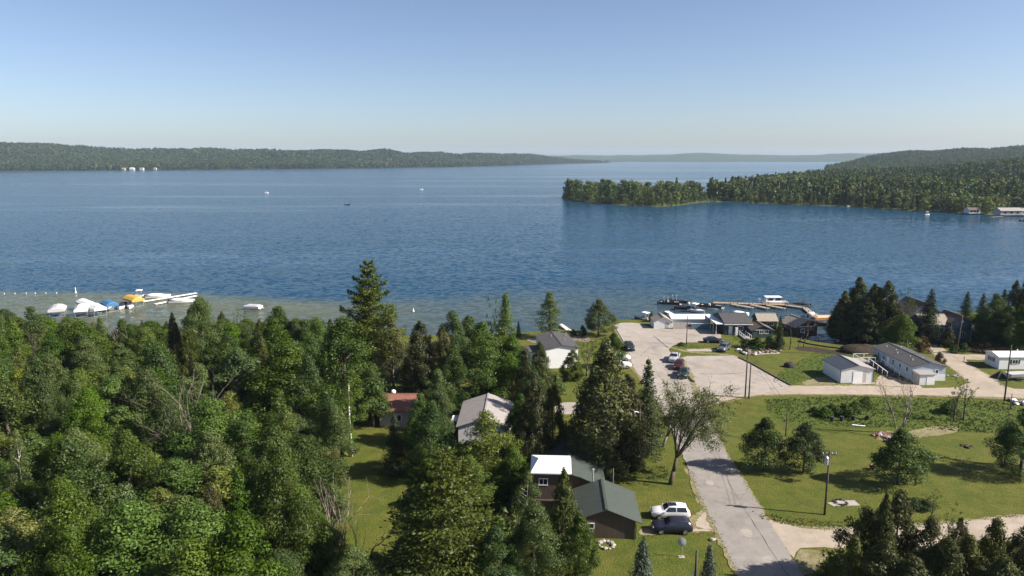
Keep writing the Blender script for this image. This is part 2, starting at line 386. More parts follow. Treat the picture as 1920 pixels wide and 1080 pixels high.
# pavements
sheet('launch_pavement', [(1262, 800), (1236, 760), (1205, 712), (1188, 690), (1177, 656), (1158, 620), (1149, 606), (1196, 605), (1212, 612), (1236, 618), (1330, 615), (1352, 627), (1352, 636),
                          (1320, 641), (1278, 643), (1256, 650), (1254, 660), (1268, 668), (1290, 704), (1312, 748), (1320, 780)], Z(3), M_CONC, 1.2, 0.15, 1, 23)
sheet('parking_lot', [(1277, 671), (1290, 668), (1374, 667), (1384, 671), (1482, 724), (1470, 729), (1400, 736), (1330, 743), (1306, 738), (1294, 706)], Z(4), M_CONC, 1.2, 0.12, 0, 24)
sheet('footpath', [(1286, 655), (1330, 654), (1352, 656), (1340, 659), (1290, 659)], Z(2), M_CONC, 1.0, 0.1, 0, 25)
sheet('footpath', [(1392, 663), (1462, 660), (1462, 663), (1400, 666)], Z(2), M_CONC, 1.0, 0.1, 0, 26)
road = sheet('road', [(1239, 762), (1252, 792), (1272, 838), (1296, 890), (1312, 930), (1348, 1002), (1384, 1076), (1520, 1370), (1670, 1370), (1498, 1066), (1440, 976), (1392, 898), (1362, 850), (1334, 796), (1316, 760)], Z(5), M_ROAD, 1.0, 0.10, 0, 27)
M_TAR_SHADOW = mat('dark_tar_and_shadow', (0.06, 0.055, 0.05), 0.8, 0.3, 3.0)
def ragged_strip(name, px, w, z, parent, seed):
    rng = random.Random(seed); p = [G(*q).xy for q in px]; p = [Vector(q) for q in dense(p, 0.8, 0.06, rng, closed=False)]
    L_, R_ = [], []
    for i, q in enumerate(p):
        t = (p[min(i + 1, len(p) - 1)] - p[max(i - 1, 0)]).normalized(); ww = w * rng.uniform(0.4, 1.2) / 2
        L_.append((q.x - t.y * ww, q.y + t.x * ww, z)); R_.append((q.x + t.y * ww, q.y - t.x * ww, z))
    m = MB()
    for i in range(len(p) - 1): m.quad(R_[i], R_[i + 1], L_[i + 1], L_[i])
    return m.build(name, M_TAR_SHADOW, parent)
ragged_strip('tar_and_shadow_line', [(1402, 965), (1425, 1000), (1450, 1040), (1482, 1085)], 0.10, Z(5.4), road, 1)
ragged_strip('tar_and_shadow_line', [(1361, 896), (1380, 930), (1402, 965)], 0.05, Z(5.4), road, 2)
lot = bpy.data.objects['parking_lot']; lau = bpy.data.objects['launch_pavement']
ragged_strip('tar_and_shadow_line', [(1310, 701), (1350, 702), (1396, 700)], 0.22, Z(4.4), lot, 3)  # dark strip painted in as the overhead wires' cast shadow
ragged_strip('tar_and_shadow_line', [(1340, 671), (1390, 692), (1440, 712)], 0.08, Z(4.4), lot, 4)
ragged_strip('tar_and_shadow_line', [(1225, 630), (1240, 642), (1252, 652), (1262, 656)], 0.35, Z(3.4), lau, 5)
ragged_strip('tar_and_shadow_line', [(1220, 651), (1240, 648), (1256, 650)], 0.25, Z(3.4), lau, 6)
ragged_strip('tar_and_shadow_line', [(1200, 668), (1215, 655), (1235, 651)], 0.10, Z(3.4), lau, 7)
for i, (x, y, w, h) in enumerate(((1330, 685, 30, 6), (1390, 708, 40, 5), (1420, 722, 36, 4), (1350, 722, 50, 5))):
    sheet('repair_patch', [(x - w / 2, y - h / 2), (x + w / 3, y - h / 2 + 1), (x + w / 2, y + h / 2), (x - w / 3, y + h / 2 - 1)], Z(4.25), M_GRAVEL, 0.5, 0.35, 1, 60 + i, parent=lot)
for i, (x, y, w, h) in enumerate(((1205, 632, 26, 5), (1250, 700, 24, 8), (1235, 625, 60, 4), (1290, 622, 60, 4), (1210, 680, 18, 10))):
    sheet('repair_patch', [(x - w / 2, y - h / 2), (x + w / 3, y - h / 2 + 1), (x + w / 2, y + h / 2), (x - w / 3, y + h / 2 - 1)], Z(3.25), M_GRAVEL, 0.5, 0.4, 1, 70 + i, parent=lau)
for i, (x, y, w, h) in enumerate(((1360, 880, 30, 10), (1400, 1000, 26, 16), (1330, 905, 16, 10), (1440, 1050, 30, 12))):
    sheet('repair_patch', [(x - w / 2, y - h / 2), (x + w / 3, y - h / 2 + 1), (x + w / 2, y + h / 2), (x - w / 3, y + h / 2 - 1)], Z(5.25), M_CONC, 0.5, 0.2, 1, 80 + i, parent=road)
def verge(px, w, m, z, seed):
    o = ragged_strip('dry_verge', px, w, z, None, seed); o.data.materials.clear(); o.data.materials.append(m); o['kind'] = 'structure'; return o
verge([(1296, 884), (1312, 928), (1348, 1001), (1384, 1075), (1440, 1195)], 1.3, M_DRYGRASS, Z(4.6), 31)
verge([(1334, 798), (1362, 850), (1392, 898), (1440, 976)], 0.7, M_DRYGRASS, Z(4.6), 32)
verge([(1340, 757), (1410, 742), (1500, 740), (1600, 740), (1700, 742), (1830, 745), (1960, 749)], 1.0, M_DRYGRASS, Z(1.6), 33)
verge([(1482, 724), (1560, 722), (1640, 723), (1720, 727)], 0.9, M_DRYGRASS, Z(1.6), 34)
verge([(1450, 978), (1490, 988), (1540, 993), (1600, 992), (1700, 987), (1800, 979), (1920, 966)], 1.2, M_DRYGRASS, Z(1.6), 35)
verge([(1152, 612), (1177, 657), (1188, 691), (1205, 713), (1236, 761)], 1.4, M_DRYGRASS, Z(2.6), 36)
verge([(1276, 671), (1294, 706), (1307, 739)], 1.6, M_DRYGRASS, Z(4.3), 37)
verge([(1256, 651), (1290, 660), (1374, 666), (1384, 670)], 1.2, M_DRYGRASS, Z(1.4), 38)
verge([(1738, 652), (1762, 675), (1800, 701), (1820, 720)], 0.8, M_DRYGRASS, Z(1.6), 39)
verge([(1784, 666), (1852, 703), (1886, 730)], 0.9, M_DRYGRASS, Z(1.6), 40)
M_KERB = mat('kerb_timber', (0.055, 0.045, 0.038), 0.9, 0.3, 2.0)
def kerb(px, w, h, m, name='kerb'):
    p = [G(*q) for q in px]; mb = MB()
    for a, b in zip(p[:-1], p[1:]):
        d = b - a; mb.box(((a + b) / 2 + Vector((0, 0, h / 2))), (d.length, w, h), math.atan2(d.y, d.x))
    o = mb.build(name, m); o['kind'] = 'structure'; return o
kerb([(1385, 671), (1410, 683), (1440, 700), (1462, 712), (1482, 723)], 0.3, 0.25, M_KERB)
kerb([(1290, 706), (1297, 714), (1301, 717)], 0.35, 0.25, M_KERB)
kerb([(1153, 612), (1164, 630), (1174, 648)], 0.3, 0.14, M_CONCRETE)

# ---- lake
xs = np.unique(np.concatenate([np.linspace(-13900, 13900, 33), np.linspace(-1500, 1500, 61), np.linspace(-320, 320, 129)]))
ys = np.unique(np.concatenate([np.linspace(-400, 150, 12), np.linspace(150, 330, 73), np.linspace(330, 1500, 60), np.geomspace(1500, 12400, 30)]))
XX, YY = np.meshgrid(xs, ys); nx_, ny_ = len(xs), len(ys)
edge = np.interp(xs, [-320, -160, -110, -70, -45, -20, 0, 25, 50, 80, 320], [252, 240, 238, 226, 222, 228, 236, 246, 240, 215, 200])
w0 = np.interp(xs, [-320, -100, -60, 0, 60, 320], [9, 9, 14, 34, 44, 50])
strength = np.interp(xs, [-320, -60, -20, 20, 60, 320], [1.0, 0.95, 0.55, 0.42, 0.35, 0.2])
sh = np.clip((edge[None, :] - YY) / w0[None, :] + 0.5, 0, 1) * strength[None, :]
me = bpy.data.meshes.new('lake_water')
vv = np.stack([XX.ravel(), YY.ravel(), np.zeros(XX.size)], 1)
idx = np.arange(nx_ * ny_).reshape(ny_, nx_)
ff = np.stack([idx[:-1, :-1], idx[:-1, 1:], idx[1:, 1:], idx[1:, :-1]], -1).reshape(-1, 4)
me.from_pydata(vv.tolist(), [], ff.tolist()); me.update()
at = me.attributes.new('shoal', 'FLOAT', 'POINT'); at.data.foreach_set('value', sh.ravel().astype(np.float32))
mw = bpy.data.materials.new('lake_water'); mw.use_nodes = True
N = mw.node_tree.nodes; L = mw.node_tree.links; b = N['Principled BSDF']
ge = N.new('ShaderNodeNewGeometry')
def wnoise(scale, detail=3.0, rough=0.55, src=None):
    mp = N.new('ShaderNodeMapping'); mp.inputs['Scale'].default_value = scale; L.new(src or ge.outputs['Position'], mp.inputs['Vector'])
    no = N.new('ShaderNodeTexNoise'); no.inputs['Scale'].default_value = 1.0; no.inputs['Detail'].default_value = detail; no.inputs['Roughness'].default_value = rough
    L.new(mp.outputs[0], no.inputs['Vector']); return no.outputs['Fac']
def math_(op, a, b_=None, c=None):
    m = N.new('ShaderNodeMath'); m.operation = op
    for i, q in enumerate((a, b_, c)):
        if q is None: continue
        if hasattr(q, 'is_output'): L.new(q, m.inputs[i])
        else: m.inputs[i].default_value = q
    return m.outputs[0]
def mrange(v, a0, a1, b0, b1):
    r = N.new('ShaderNodeMapRange'); r.inputs[1].default_value = a0; r.inputs[2].default_value = a1; r.inputs[3].default_value = b0; r.inputs[4].default_value = b1
    L.new(v, r.inputs[0]); return r.outputs[0]
sat = N.new('ShaderNodeAttribute'); sat.attribute_name = 'shoal'
mott = wnoise((0.06, 0.03, 0.03), 4, 0.6)
fac = math_('MULTIPLY', sat.outputs['Fac'], mrange(mott, 0.3, 0.7, 0.72, 1.12))
mx = N.new('ShaderNodeMix'); mx.data_type = 'RGBA'; mx.clamp_factor = True
mx.inputs['A'].default_value = (0.009, 0.042, 0.082, 1); mx.inputs['B'].default_value = (0.080, 0.090, 0.052, 1)
L.new(fac, mx.inputs['Factor']); L.new(mx.outputs['Result'], b.inputs['Base Color'])
band = wnoise((0.0009, 0.0055, 1), 5, 0.62)           # calm lanes lying across the lake
calm = mrange(band, 0.52, 0.60, 0.0, 1.0)
b.inputs['IOR'].default_value = 1.09; b.inputs['Specular IOR Level'].default_value = 0.5
L.new(mrange(calm, 0, 1, 0.15, 0.10), b.inputs['Roughness'])
def wslope(scale, k):
    mp = N.new('ShaderNodeMapping'); mp.inputs['Scale'].default_value = scale; L.new(ge.outputs['Position'], mp.inputs['Vector'])
    no = N.new('ShaderNodeTexNoise'); no.inputs['Scale'].default_value = 1.0; no.inputs['Detail'].default_value = 4.0; no.inputs['Roughness'].default_value = 0.62; L.new(mp.outputs[0], no.inputs['Vector'])
    sb = N.new('ShaderNodeVectorMath'); sb.operation = 'SUBTRACT'; sb.inputs[1].default_value = (0.5, 0.5, 0.5); L.new(no.outputs['Color'], sb.inputs[0])
    sc_ = N.new('ShaderNodeVectorMath'); sc_.operation = 'SCALE'; L.new(sb.outputs[0], sc_.inputs[0])
    L.new(k, sc_.inputs['Scale']); return sc_.outputs[0]
# wave facets: the slope of the surface itself, from two sizes of wind waves
s1 = wslope((0.42, 0.62, 1), mrange(calm, 0, 1, 0.80, 0.28)); s2 = wslope((0.10, 0.20, 1), mrange(calm, 0, 1, 0.22, 0.10))
sm = N.new('ShaderNodeVectorMath'); sm.operation = 'ADD'; L.new(s1, sm.inputs[0]); L.new(s2, sm.inputs[1])
sp_ = N.new('ShaderNodeSeparateXYZ'); L.new(sm.outputs[0], sp_.inputs[0]); cb_ = N.new('ShaderNodeCombineXYZ'); cb_.inputs['Z'].default_value = 1.0
L.new(sp_.outputs['X'], cb_.inputs['X']); L.new(sp_.outputs['Y'], cb_.inputs['Y'])
nm_ = N.new('ShaderNodeVectorMath'); nm_.operation = 'NORMALIZE'; L.new(cb_.outputs[0], nm_.inputs[0]); L.new(nm_.outputs[0], b.inputs['Normal'])
lake = link_mesh('lake_water', me, mw); lake['kind'] = 'structure'

# ---- far shores
M_FARWOOD = ground_mat('far_woodland', [(0.016, 0.034, 0.012), (0.030, 0.052, 0.016), (0.015, 0.028, 0.011), (0.036, 0.054, 0.017)], (0.004, 0.02, 0.08), 4.0)
def vnoise(x, y, seed, octaves=4):
    """smooth value noise"""
    out = np.zeros_like(x, dtype=float); amp = 1.0; tot = 0
    for o in range(octaves):
        r = np.random.RandomState(seed + o); tab = r.rand(64, 64)
        xi = np.floor(x).astype(int); yi = np.floor(y).astype(int); fx = x - xi; fy = y - yi
        fx = fx * fx * (3 - 2 * fx); fy = fy * fy * (3 - 2 * fy)
        g = lambda a, c: tab[a % 64, c % 64]
        v = (g(xi, yi) * (1 - fx) + g(xi + 1, yi) * fx) * (1 - fy) + (g(xi, yi + 1) * (1 - fx) + g(xi + 1, yi + 1) * fx) * fy
        out += v * amp; tot += amp; amp *= 0.5; x = x * 2; y = y * 2
    return out / tot
sstep = lambda t: (lambda q: q * q * (3 - 2 * q))(np.clip(t, 0, 1))

def hill_strip(name, px, shore_y, ridge_y, depth, tree_h, seed, ncol, nrow, amp):
    """land rising from a shoreline (rows shore_y) to a ridge seen at rows ridge_y, depth metres behind it"""
    cols = np.linspace(px[0], px[-1], ncol)
    sy = np.interp(cols, px, shore_y); ry = np.interp(cols, px, ridge_y)
    u = (cols - 960) / FPX; v = (sy - 540) / FPX
    t = CAMZ / (SP + v * CP); Ys = t * (CP - v * SP)
    rows = np.concatenate([[-0.02, 0.0], np.linspace(0.02, 1.0, nrow), [1.3, 1.7, 2.4]])
    Y = Ys[None, :] + rows[:, None] * depth
    X = u[None, :] * Y / CP * (1.0)
    X = u[None, :] * (Y * CP + CAMZ * SP)
    Yr = Ys + depth
    zr = CAMZ - Yr * np.tan(PITCH + np.arctan((ry - 540) / FPX)) - tree_h
    nz = vnoise(X / 330.0, Y / 330.0, seed) - 0.5; zr = zr + (vnoise(cols / 45.0, cols * 0 + 3.3, seed + 9, 3) - 0.5) * 30.0 * (zr > 20)
    prof = sstep(rows)[:, None] * 0.72 + np.clip(rows, 0, 1)[:, None] * 0.28
    prof = np.where(rows[:, None] > 1, 1 - 0.25 * (rows[:, None] - 1), prof)
    Zt = 1.5 + prof * (zr[None, :] - 1.5) + nz * amp * np.sin(np.clip(rows, 0, 1) * math.pi)[:, None] ** 0.7
    Zt[0] = -3.0; Zt[1] = 0.6
    me = bpy.data.meshes.new(name)
    r_, c_ = Y.shape; idx = np.arange(r_ * c_).reshape(r_, c_)
    ff = np.stack([idx[:-1, :-1], idx[:-1, 1:], idx[1:, 1:], idx[1:, :-1]], -1).reshape(-1, 4)
    me.from_pydata(np.stack([X, Y, Zt], -1).reshape(-1, 3).tolist(), [], ff.tolist())
    me.polygons.foreach_set('use_smooth', [True] * len(ff)); me.update()
    o = link_mesh(name, me, M_FARWOOD); o['kind'] = 'structure'
    return X, Y, Zt, rows
strip_left = hill_strip('wooded_hill', [-420, 0, 80, 150, 230, 300, 450, 500, 600, 700, 770, 850, 950, 1000, 1060, 1120, 1175],
    [321.5, 320, 319.7, 319.4, 319, 318.4, 317.5, 317, 316.2, 315.2, 314, 313, 310.5, 309, 307, 305.5, 304.6],
    [258, 268, 272.5, 275, 279, 277, 280.5, 281, 283, 286, 287, 289, 291.5, 293, 297, 300, 302.5], 1000.0, 15.0, 21, 220, 26, 75.0)
hill_strip('distant_hill', [560, 700, 760, 840, 950, 1020, 1100, 1200, 1260, 1330, 1400, 1480, 1530, 1580, 1620, 1680, 1800],
    [303.4] * 17, [291, 289.5, 288, 288, 290.5, 292, 290.5, 290.5, 288, 286.5, 289, 291, 289.5, 288, 287, 287.5, 288], 1900.0, 4.0, 33, 160, 14, 60.0)

# land across the bay on the other side, with its wooded spit
R_south = [(1052, 371), (1068, 376), (1120, 381), (1180, 386), (1240, 388), (1275, 385), (1310, 380), (1360, 378), (1420, 381), (1480, 384), (1560, 386), (1640, 391), (1720, 396), (1800, 400), (1850, 403), (1870, 402), (1920, 406), (2060, 413), (2400, 425)]
R_north = [(2400, 307), (1800, 308), (1640, 311), (1600, 314), (1550, 318), (1535, 321), (1540, 323), (1570, 325), (1545, 331), (1500, 338), (1450, 345), (1400, 353), (1355, 361), (1290, 364), (1200, 365), (1100, 365), (1060, 367)]
spit = np.array([G(x, y, 0.0).xy for x, y in R_south + R_north])
def inside(px_, py_, poly):
    r = np.zeros(px_.shape, bool); j = len(poly) - 1
    for i in range(len(poly)):
        xi, yi = poly[i]; xj, yj = poly[j]
        c = ((yi > py_) != (yj > py_)) & (px_ < (xj - xi) * (py_ - yi) / (yj - yi + 1e-12) + xi)
        r ^= c; j = i
    return r
def dist_poly(px_, py_, poly):
    d = np.full(px_.shape, 1e9); j = len(poly) - 1
    for i in range(len(poly)):
        a = poly[j]; c = poly[i]; e = c - a; L2 = (e ** 2).sum() + 1e-9
        t = np.clip(((px_ - a[0]) * e[0] + (py_ - a[1]) * e[1]) / L2, 0, 1)
        d = np.minimum(d, np.hypot(px_ - a[0] - t * e[0], py_ - a[1] - t * e[1])); j = i
    return d
def spit_height(X, Y):
    az = 960 + FPX * X / (Y * CP + CAMZ * SP)
    ins = inside(X, Y, spit); d = dist_poly(X, Y, spit); sd_ = np.where(ins, d, -d)
    base = np.clip(sd_ * 0.12, -2.5, 1.6)
    n1 = vnoise(X / 300, Y / 300, 5) - 0.5
    ridge = np.interp(az, [1480, 1535, 1560, 1600, 1650, 1700, 1750, 1800, 1850, 1900, 2100, 2400], [0, 3, 14, 30, 38, 50, 48, 58, 53, 62, 70, 70])
    hill = ridge * sstep((Y - 2000) / 900) + np.interp(az, [1560, 1700, 1800, 1900, 2100], [0, 5, 14, 24, 30]) * sstep((Y - 850) / 600) * (1 - 0.6 * sstep((Y - 1700) / 500))
    return base + np.clip(hill + n1 * 10 * sstep((Y - 900) / 500), 0, 200) * np.clip(sd_ / 120, 0, 1), sd_
gx = np.concatenate([np.arange(20, 620, 9.0), np.geomspace(622, 3600, 90)]); gy = np.concatenate([np.arange(520, 1000, 8.0), np.geomspace(1003, 4200, 90)])
GX, GY = np.meshgrid(gx, gy); GH, GS = spit_height(GX, GY)
me = bpy.data.meshes.new('wooded_spit'); r_, c_ = GX.shape; idx = np.arange(r_ * c_).reshape(r_, c_)
ff = np.stack([idx[:-1, :-1], idx[:-1, 1:], idx[1:, 1:], idx[1:, :-1]], -1).reshape(-1, 4)
keep = (GS.ravel()[ff] > -25).any(1); ff = ff[keep]
used = np.unique(ff); remap = np.full(r_ * c_, -1); remap[used] = np.arange(len(used))
me.from_pydata(np.stack([GX, GY, GH], -1).reshape(-1, 3)[used].tolist(), [], remap[ff].tolist()); me.polygons.foreach_set('use_smooth', [True] * len(ff)); me.update()
M_SHORE = ground_mat('far_shore_ground', [(0.05, 0.07, 0.02), (0.08, 0.10, 0.03), (0.04, 0.055, 0.02), (0.09, 0.10, 0.04)], (0.01, 0.06, 0.3), 0.5)
o = link_mesh('wooded_spit', me, M_SHORE); o['kind'] = 'structure'

# ---- the air: thin even haze round everything, the sky outside it
HAZE = 4.6e-5
hz = MB().b2(-14000, 14000, -420, 12500, -4.2, 170.0).build('haze', None)
hz.data.materials.clear()
mh = bpy.data.materials.new('haze_air'); mh.use_nodes = True; N2 = mh.node_tree.nodes; N2.remove(N2['Principled BSDF'])
pv = N2.new('ShaderNodeVolumePrincipled'); pv.inputs['Density'].default_value = HAZE; pv.inputs['Color'].default_value = (0.62, 0.80, 1.0, 1)
pv.inputs['Anisotropy'].default_value = 0.0
mh.node_tree.links.new(pv.outputs[0], N2['Material Output'].inputs['Volume'])
hz.data.materials.append(mh); hz['kind'] = 'stuff'
# ------------------------------------------------------------ trees
def leafmesh(C, Nn, S, asp, rng, fold=0.18, axis=None):
    """bent four-cornered leaves at centres C with normals Nn and lengths S"""
    n = len(C)
    Nn = Nn / (np.linalg.norm(Nn, axis=1, keepdims=True) + 1e-9)
    A = rng.normal(size=(n, 3)) if axis is None else axis + rng.normal(size=(n, 3)) * 0.25
    A = A - (A * Nn).sum(1, keepdims=True) * Nn
    A /= (np.linalg.norm(A, axis=1, keepdims=True) + 1e-9)
    B = np.cross(Nn, A)
    hs = (S * 0.5)[:, None]; ws = hs * asp
    P = np.stack([C - A * hs, C + B * ws + Nn * hs * fold, C + A * hs, C - B * ws + Nn * hs * fold], 1)
    return P.reshape(-1, 3)

def mesh_np(name, V, F4, attr=None):
    me = bpy.data.meshes.new(name); n = len(V); k = len(F4)
    me.vertices.add(n); me.vertices.foreach_set('co', np.ascontiguousarray(V, np.float32).ravel())
    me.loops.add(k * 4); me.loops.foreach_set('vertex_index', np.ascontiguousarray(F4, np.int32).ravel())
    me.polygons.add(k); me.polygons.foreach_set('loop_start', np.arange(0, k * 4, 4, dtype=np.int32))
    me.update(calc_edges=True)
    if attr is not None:
        a = me.attributes.new('var', 'FLOAT', 'POINT'); a.data.foreach_set('value', attr.astype(np.float32))
    me.validate(); return me

def crown_mesh(name, C, Nn, S, asp, rng, m, fold=0.18, axis=None, clump=None):
    V = leafmesh(C, Nn, S, asp, rng, fold, axis)
    n = len(C); F = np.arange(n * 4).reshape(n, 4)
    var = np.clip(rng.rand(n) * 0.7 + (clump if clump is not None else rng.rand(n)) * 0.3, 0, 1)
    me = mesh_np(name, V, F, np.repeat(var, 4)); me.materials.append(m); return me

def rand_dir(n, rng):
    v = rng.normal(size=(n, 3)); return v / np.linalg.norm(v, axis=1, keepdims=True)

def clumps_to_leaves(cc, cr, per_m2, rng, squash=0.75, up=0.35, shell=(0.55, 1.08)):
    C, Nn, K = [], [], []
    for (c, r) in zip(cc, cr):
        k = max(6, int(per_m2 * 4 * math.pi * r * r * 0.75))
        d = rand_dir(k, rng); rr = r * rng.uniform(shell[0], shell[1], size=(k, 1))
        p = d * rr; p[:, 2] *= squash
        C.append(p + c); Nn.append(d + np.array([0, 0, up]) + rng.normal(size=(k, 3)) * 0.45); K.append(np.full(k, rng.rand()))
    return np.concatenate(C), np.concatenate(Nn), np.concatenate(K)

def limb_path(a, b, rng, n=4, sag=0.12):
    a = np.array(a, float); b = np.array(b, float); L_ = np.linalg.norm(b - a); pts = []
    for i in range(n + 1):
        t = i / n; p = a + (b - a) * t + np.array([0, 0, 1.0]) * math.sin(t * math.pi) * sag * L_ * -0.5
        if 0 < i < n: p += rng.normal(size=3) * L_ * 0.035
        pts.append(tuple(p))
    return pts

def make_broadleaf(seed, h, r, base, m, bark, nclump=48, leaf=0.36, per=9.0, shape=0.75, lean=0.0, cl=(0.20, 0.34), trunk_r=None):
    """rounded tree: trunk, limbs, and a crown of leafy clumps with gaps"""
    rng = np.random.RandomState(seed)
    tr = trunk_r or 0.018 * h + 0.04
    off = np.array([lean * h * math.cos(seed), lean * h * math.sin(seed), 0])
    mb = MB(); top = np.array([off[0], off[1], h * 0.9])
    mb.path([(0, 0, -0.3), (off[0] * 0.2, off[1] * 0.2, h * 0.25), (off[0] * 0.6, off[1] * 0.6, h * 0.55), tuple(top)], tr, tr * 0.2, 7)
    ph = rng.uniform(0, 6.28, 4); am = rng.uniform(0.08, 0.22, 4)
    cc, cr = [], []
    for i in range(nclump):
        t = ((i + rng.rand()) / nclump) ** 0.85
        prof = max(0.12, math.sin(math.pi * min(1, 0.10 + 0.88 * t ** shape)) ** 0.75)
        az = rng.uniform(0, 6.283)
        lob = 1 + sum(am[k] * math.sin((k + 1) * az + ph[k] + t * 3) for k in range(4))
        rad = r * prof * lob
        c_r = r * rng.uniform(*cl) * (0.65 + 0.45 * prof)
        q = max(0, rad - c_r * 0.75) * rng.uniform(0.6, 1.0) ** 0.6
        z = base + t * (h - base - c_r * 0.8)
        cc.append((math.cos(az) * q + off[0] * z / h, math.sin(az) * q + off[1] * z / h, z)); cr.append(c_r)
    for i in range(0, nclump, 3):
        c = cc[i]; z0 = max(base * 0.6, c[2] - 0.55 * math.hypot(c[0], c[1]) - 0.4)
        mb.path(limb_path((off[0] * z0 / h, off[1] * z0 / h, z0), c, rng), tr * 0.34, 0.02, 4)
    C, Nn, K = clumps_to_leaves(np.array(cc), cr, per, rng)
    S = leaf * rng.uniform(0.6, 1.35, len(C))
    return mb.mesh('trunk', True), bark, crown_mesh('crown', C, Nn, S, 0.62, rng, m, clump=K)

def make_cedar(seed, h, r, m, bark, n=6200, leaf=0.42, base=0.02, power=0.75, top_thin=1.0):
    """dense narrow evergreen: scaly sprays standing on an uneven cone"""
    rng = np.random.RandomState(seed); mb = MB()
    mb.path([(0, 0, -0.3), (0.05, 0.03, h * 0.5), (0, 0, h * 0.97)], 0.016 * h + 0.05, 0.02, 6)
    nc = 170; cc, cr = [], []
    for i in range(nc):
        t = ((i + rng.rand()) / nc) ** 1.15
        prof = min(1.0, (1 - t) ** power * (0.72 + 1.6 * t) if t < 0.25 else (1 - t) ** power * 1.12)
        az = rng.uniform(0, 6.283); c_r = r * rng.uniform(0.13, 0.25) * (0.45 + 0.8 * prof)
        q = max(0.02, r * prof * rng.uniform(0.72, 1.1) - c_r * 0.5)
        cc.append((math.cos(az) * q, math.sin(az) * q, h * (base + t * (0.985 - base)))); cr.append(c_r)
    cr = np.array(cr); w = cr ** 2 / (cr ** 2).sum(); C, Nn, K, A = [], [], [], []
    for c, rr, ww in zip(cc, cr, w):
        k = max(8, int(n * ww)); d = rand_dir(k, rng); p = d * rr * rng.uniform(0.4, 1.1, (k, 1)); p[:, 2] *= 1.5
        out = np.array([c[0], c[1], 0]); out /= (np.linalg.norm(out) + 1e-6)
        C.append(p + np.array(c)); Nn.append(d * 0.8 + out * 0.5 + rng.normal(size=(k, 3)) * 0.45); K.append(np.full(k, rng.rand()))
        A.append(np.tile(out * 0.6 + np.array([0, 0, 0.9]), (k, 1)) + rng.normal(size=(k, 3)) * 0.35)
    C = np.concatenate(C); S = leaf * rng.uniform(0.6, 1.4, len(C))
    return mb.mesh('trunk', True), bark, crown_mesh('crown', C, np.concatenate(Nn), S, 0.42, rng, m, axis=np.concatenate(A), clump=np.concatenate(K))

def make_whorled(seed, h, r, m, bark, spacing=0.5, nb=7, droop=0.25, lift=0.2, dens=16, leaf=0.34, base=0.06, power=0.85, irregular=0.15, tuft=0.0, spread=0.14):
    """spruce or pine: tiers of boughs round a straight trunk; tuft > 0 gathers the needles in plumes at the bough ends"""
    rng = np.random.RandomState(seed); mb = MB(); tr = 0.014 * h + 0.05
    mb.path([(0, 0, -0.3), (0, 0, h * 0.5), (0, 0, h)], tr, 0.02, 6)
    C, Nn, A, K = [], [], [], []
    z = base * h
    while z < h * 0.985:
        t = (z / h - base) / (1 - base)
        Lb = r * (1 - t) ** power + 0.10
        a0 = rng.uniform(0, 6.28); n_ = max(3, int(nb * (0.6 + 0.4 * (1 - t)) + rng.uniform(-1, 1)))
        for k in range(n_):
            az = a0 + 6.283 * k / n_ + rng.uniform(-0.3, 0.3); L_ = Lb * rng.uniform(1 - irregular * 2, 1 + irregular)
            if rng.rand() < irregular * 0.4: continue
            o = np.array([math.cos(az), math.sin(az), 0]); side = np.array([-o[1], o[0], 0]); zz = z + rng.uniform(-0.3, 0.3) * spacing
            f = lambda s: np.array([0, 0, zz]) + o * L_ * s + np.array([0, 0, 1]) * L_ * (-droop * s + lift * s * s)
            pts = [tuple(f(s)) for s in (0, 0.5, 1)]
            mb.path(pts, 0.012 * L_ + 0.012, 0.008, 3)
            kk = max(5, int(dens * L_ * (1.0 if tuft == 0 else 1.3)))
            s = rng.uniform(0.12, 1.05, kk) if tuft == 0 else 1 - rng.uniform(0, 1, kk) ** 1.4 * (1 - tuft)
            ctr = np.stack([f(q) for q in s]); wid = (spread * L_ * (1.1 - 0.8 * np.abs(s - 0.45)) + 0.05)
            jit = rng.normal(size=kk) * wid * (1.5 if tuft else 1.0)
            ctr = ctr + side * jit[:, None] + np.array([0, 0, 1]) * (rng.normal(size=kk) * (0.10 + 0.03 * L_))[:, None]
            C.append(ctr); Nn.append(np.tile([0, 0, 1.0], (kk, 1)) + rng.normal(size=(kk, 3)) * (0.55 if tuft == 0 else 0.8) + o * 0.3)
            A.append(np.tile(o, (kk, 1)) + side * (np.sign(jit) * 0.8)[:, None] + np.array([0, 0, lift]) ); K.append(np.full(kk, rng.rand()))
        z += spacing * rng.uniform(0.75, 1.25) * (0.6 + 0.5 * (1 - t))
    C = np.concatenate(C); S = leaf * rng.uniform(0.65, 1.35, len(C))
    return mb.mesh('trunk', True), bark, crown_mesh('crown', C, np.concatenate(Nn), S, 0.42, rng, m, axis=np.concatenate(A), clump=np.concatenate(K))

def grow(mb, p, d, L_, r_, depth, rng, tips, spread=0.6, n=4, gravity=0.0, kids=(2, 4), taper=0.62):
    segs = 3; pts = [np.array(p)]; dd = np.array(d, float)
    for i in range(segs):
        dd = dd + rng.normal(size=3) * 0.12 + np.array([0, 0, gravity]); dd /= np.linalg.norm(dd); pts.append(pts[-1] + dd * L_ / segs)
    mb.path([tuple(q) for q in pts], r_, r_ * taper, n)
    if depth == 0: tips.append((pts[-1], dd)); return
    for k in range(rng.randint(kids[0], kids[1] + 1)):
        q = pts[rng.randint(1, segs + 1)] if k else pts[-1]
        nd = dd + rng.normal(size=3) * spread; nd[2] += 0.15; nd /= np.linalg.norm(nd)
        grow(mb, q, nd, L_ * rng.uniform(0.55, 0.8), r_ * taper * rng.uniform(0.6, 0.9), depth - 1, rng, tips, spread, max(3, n - 1), gravity, kids, taper)

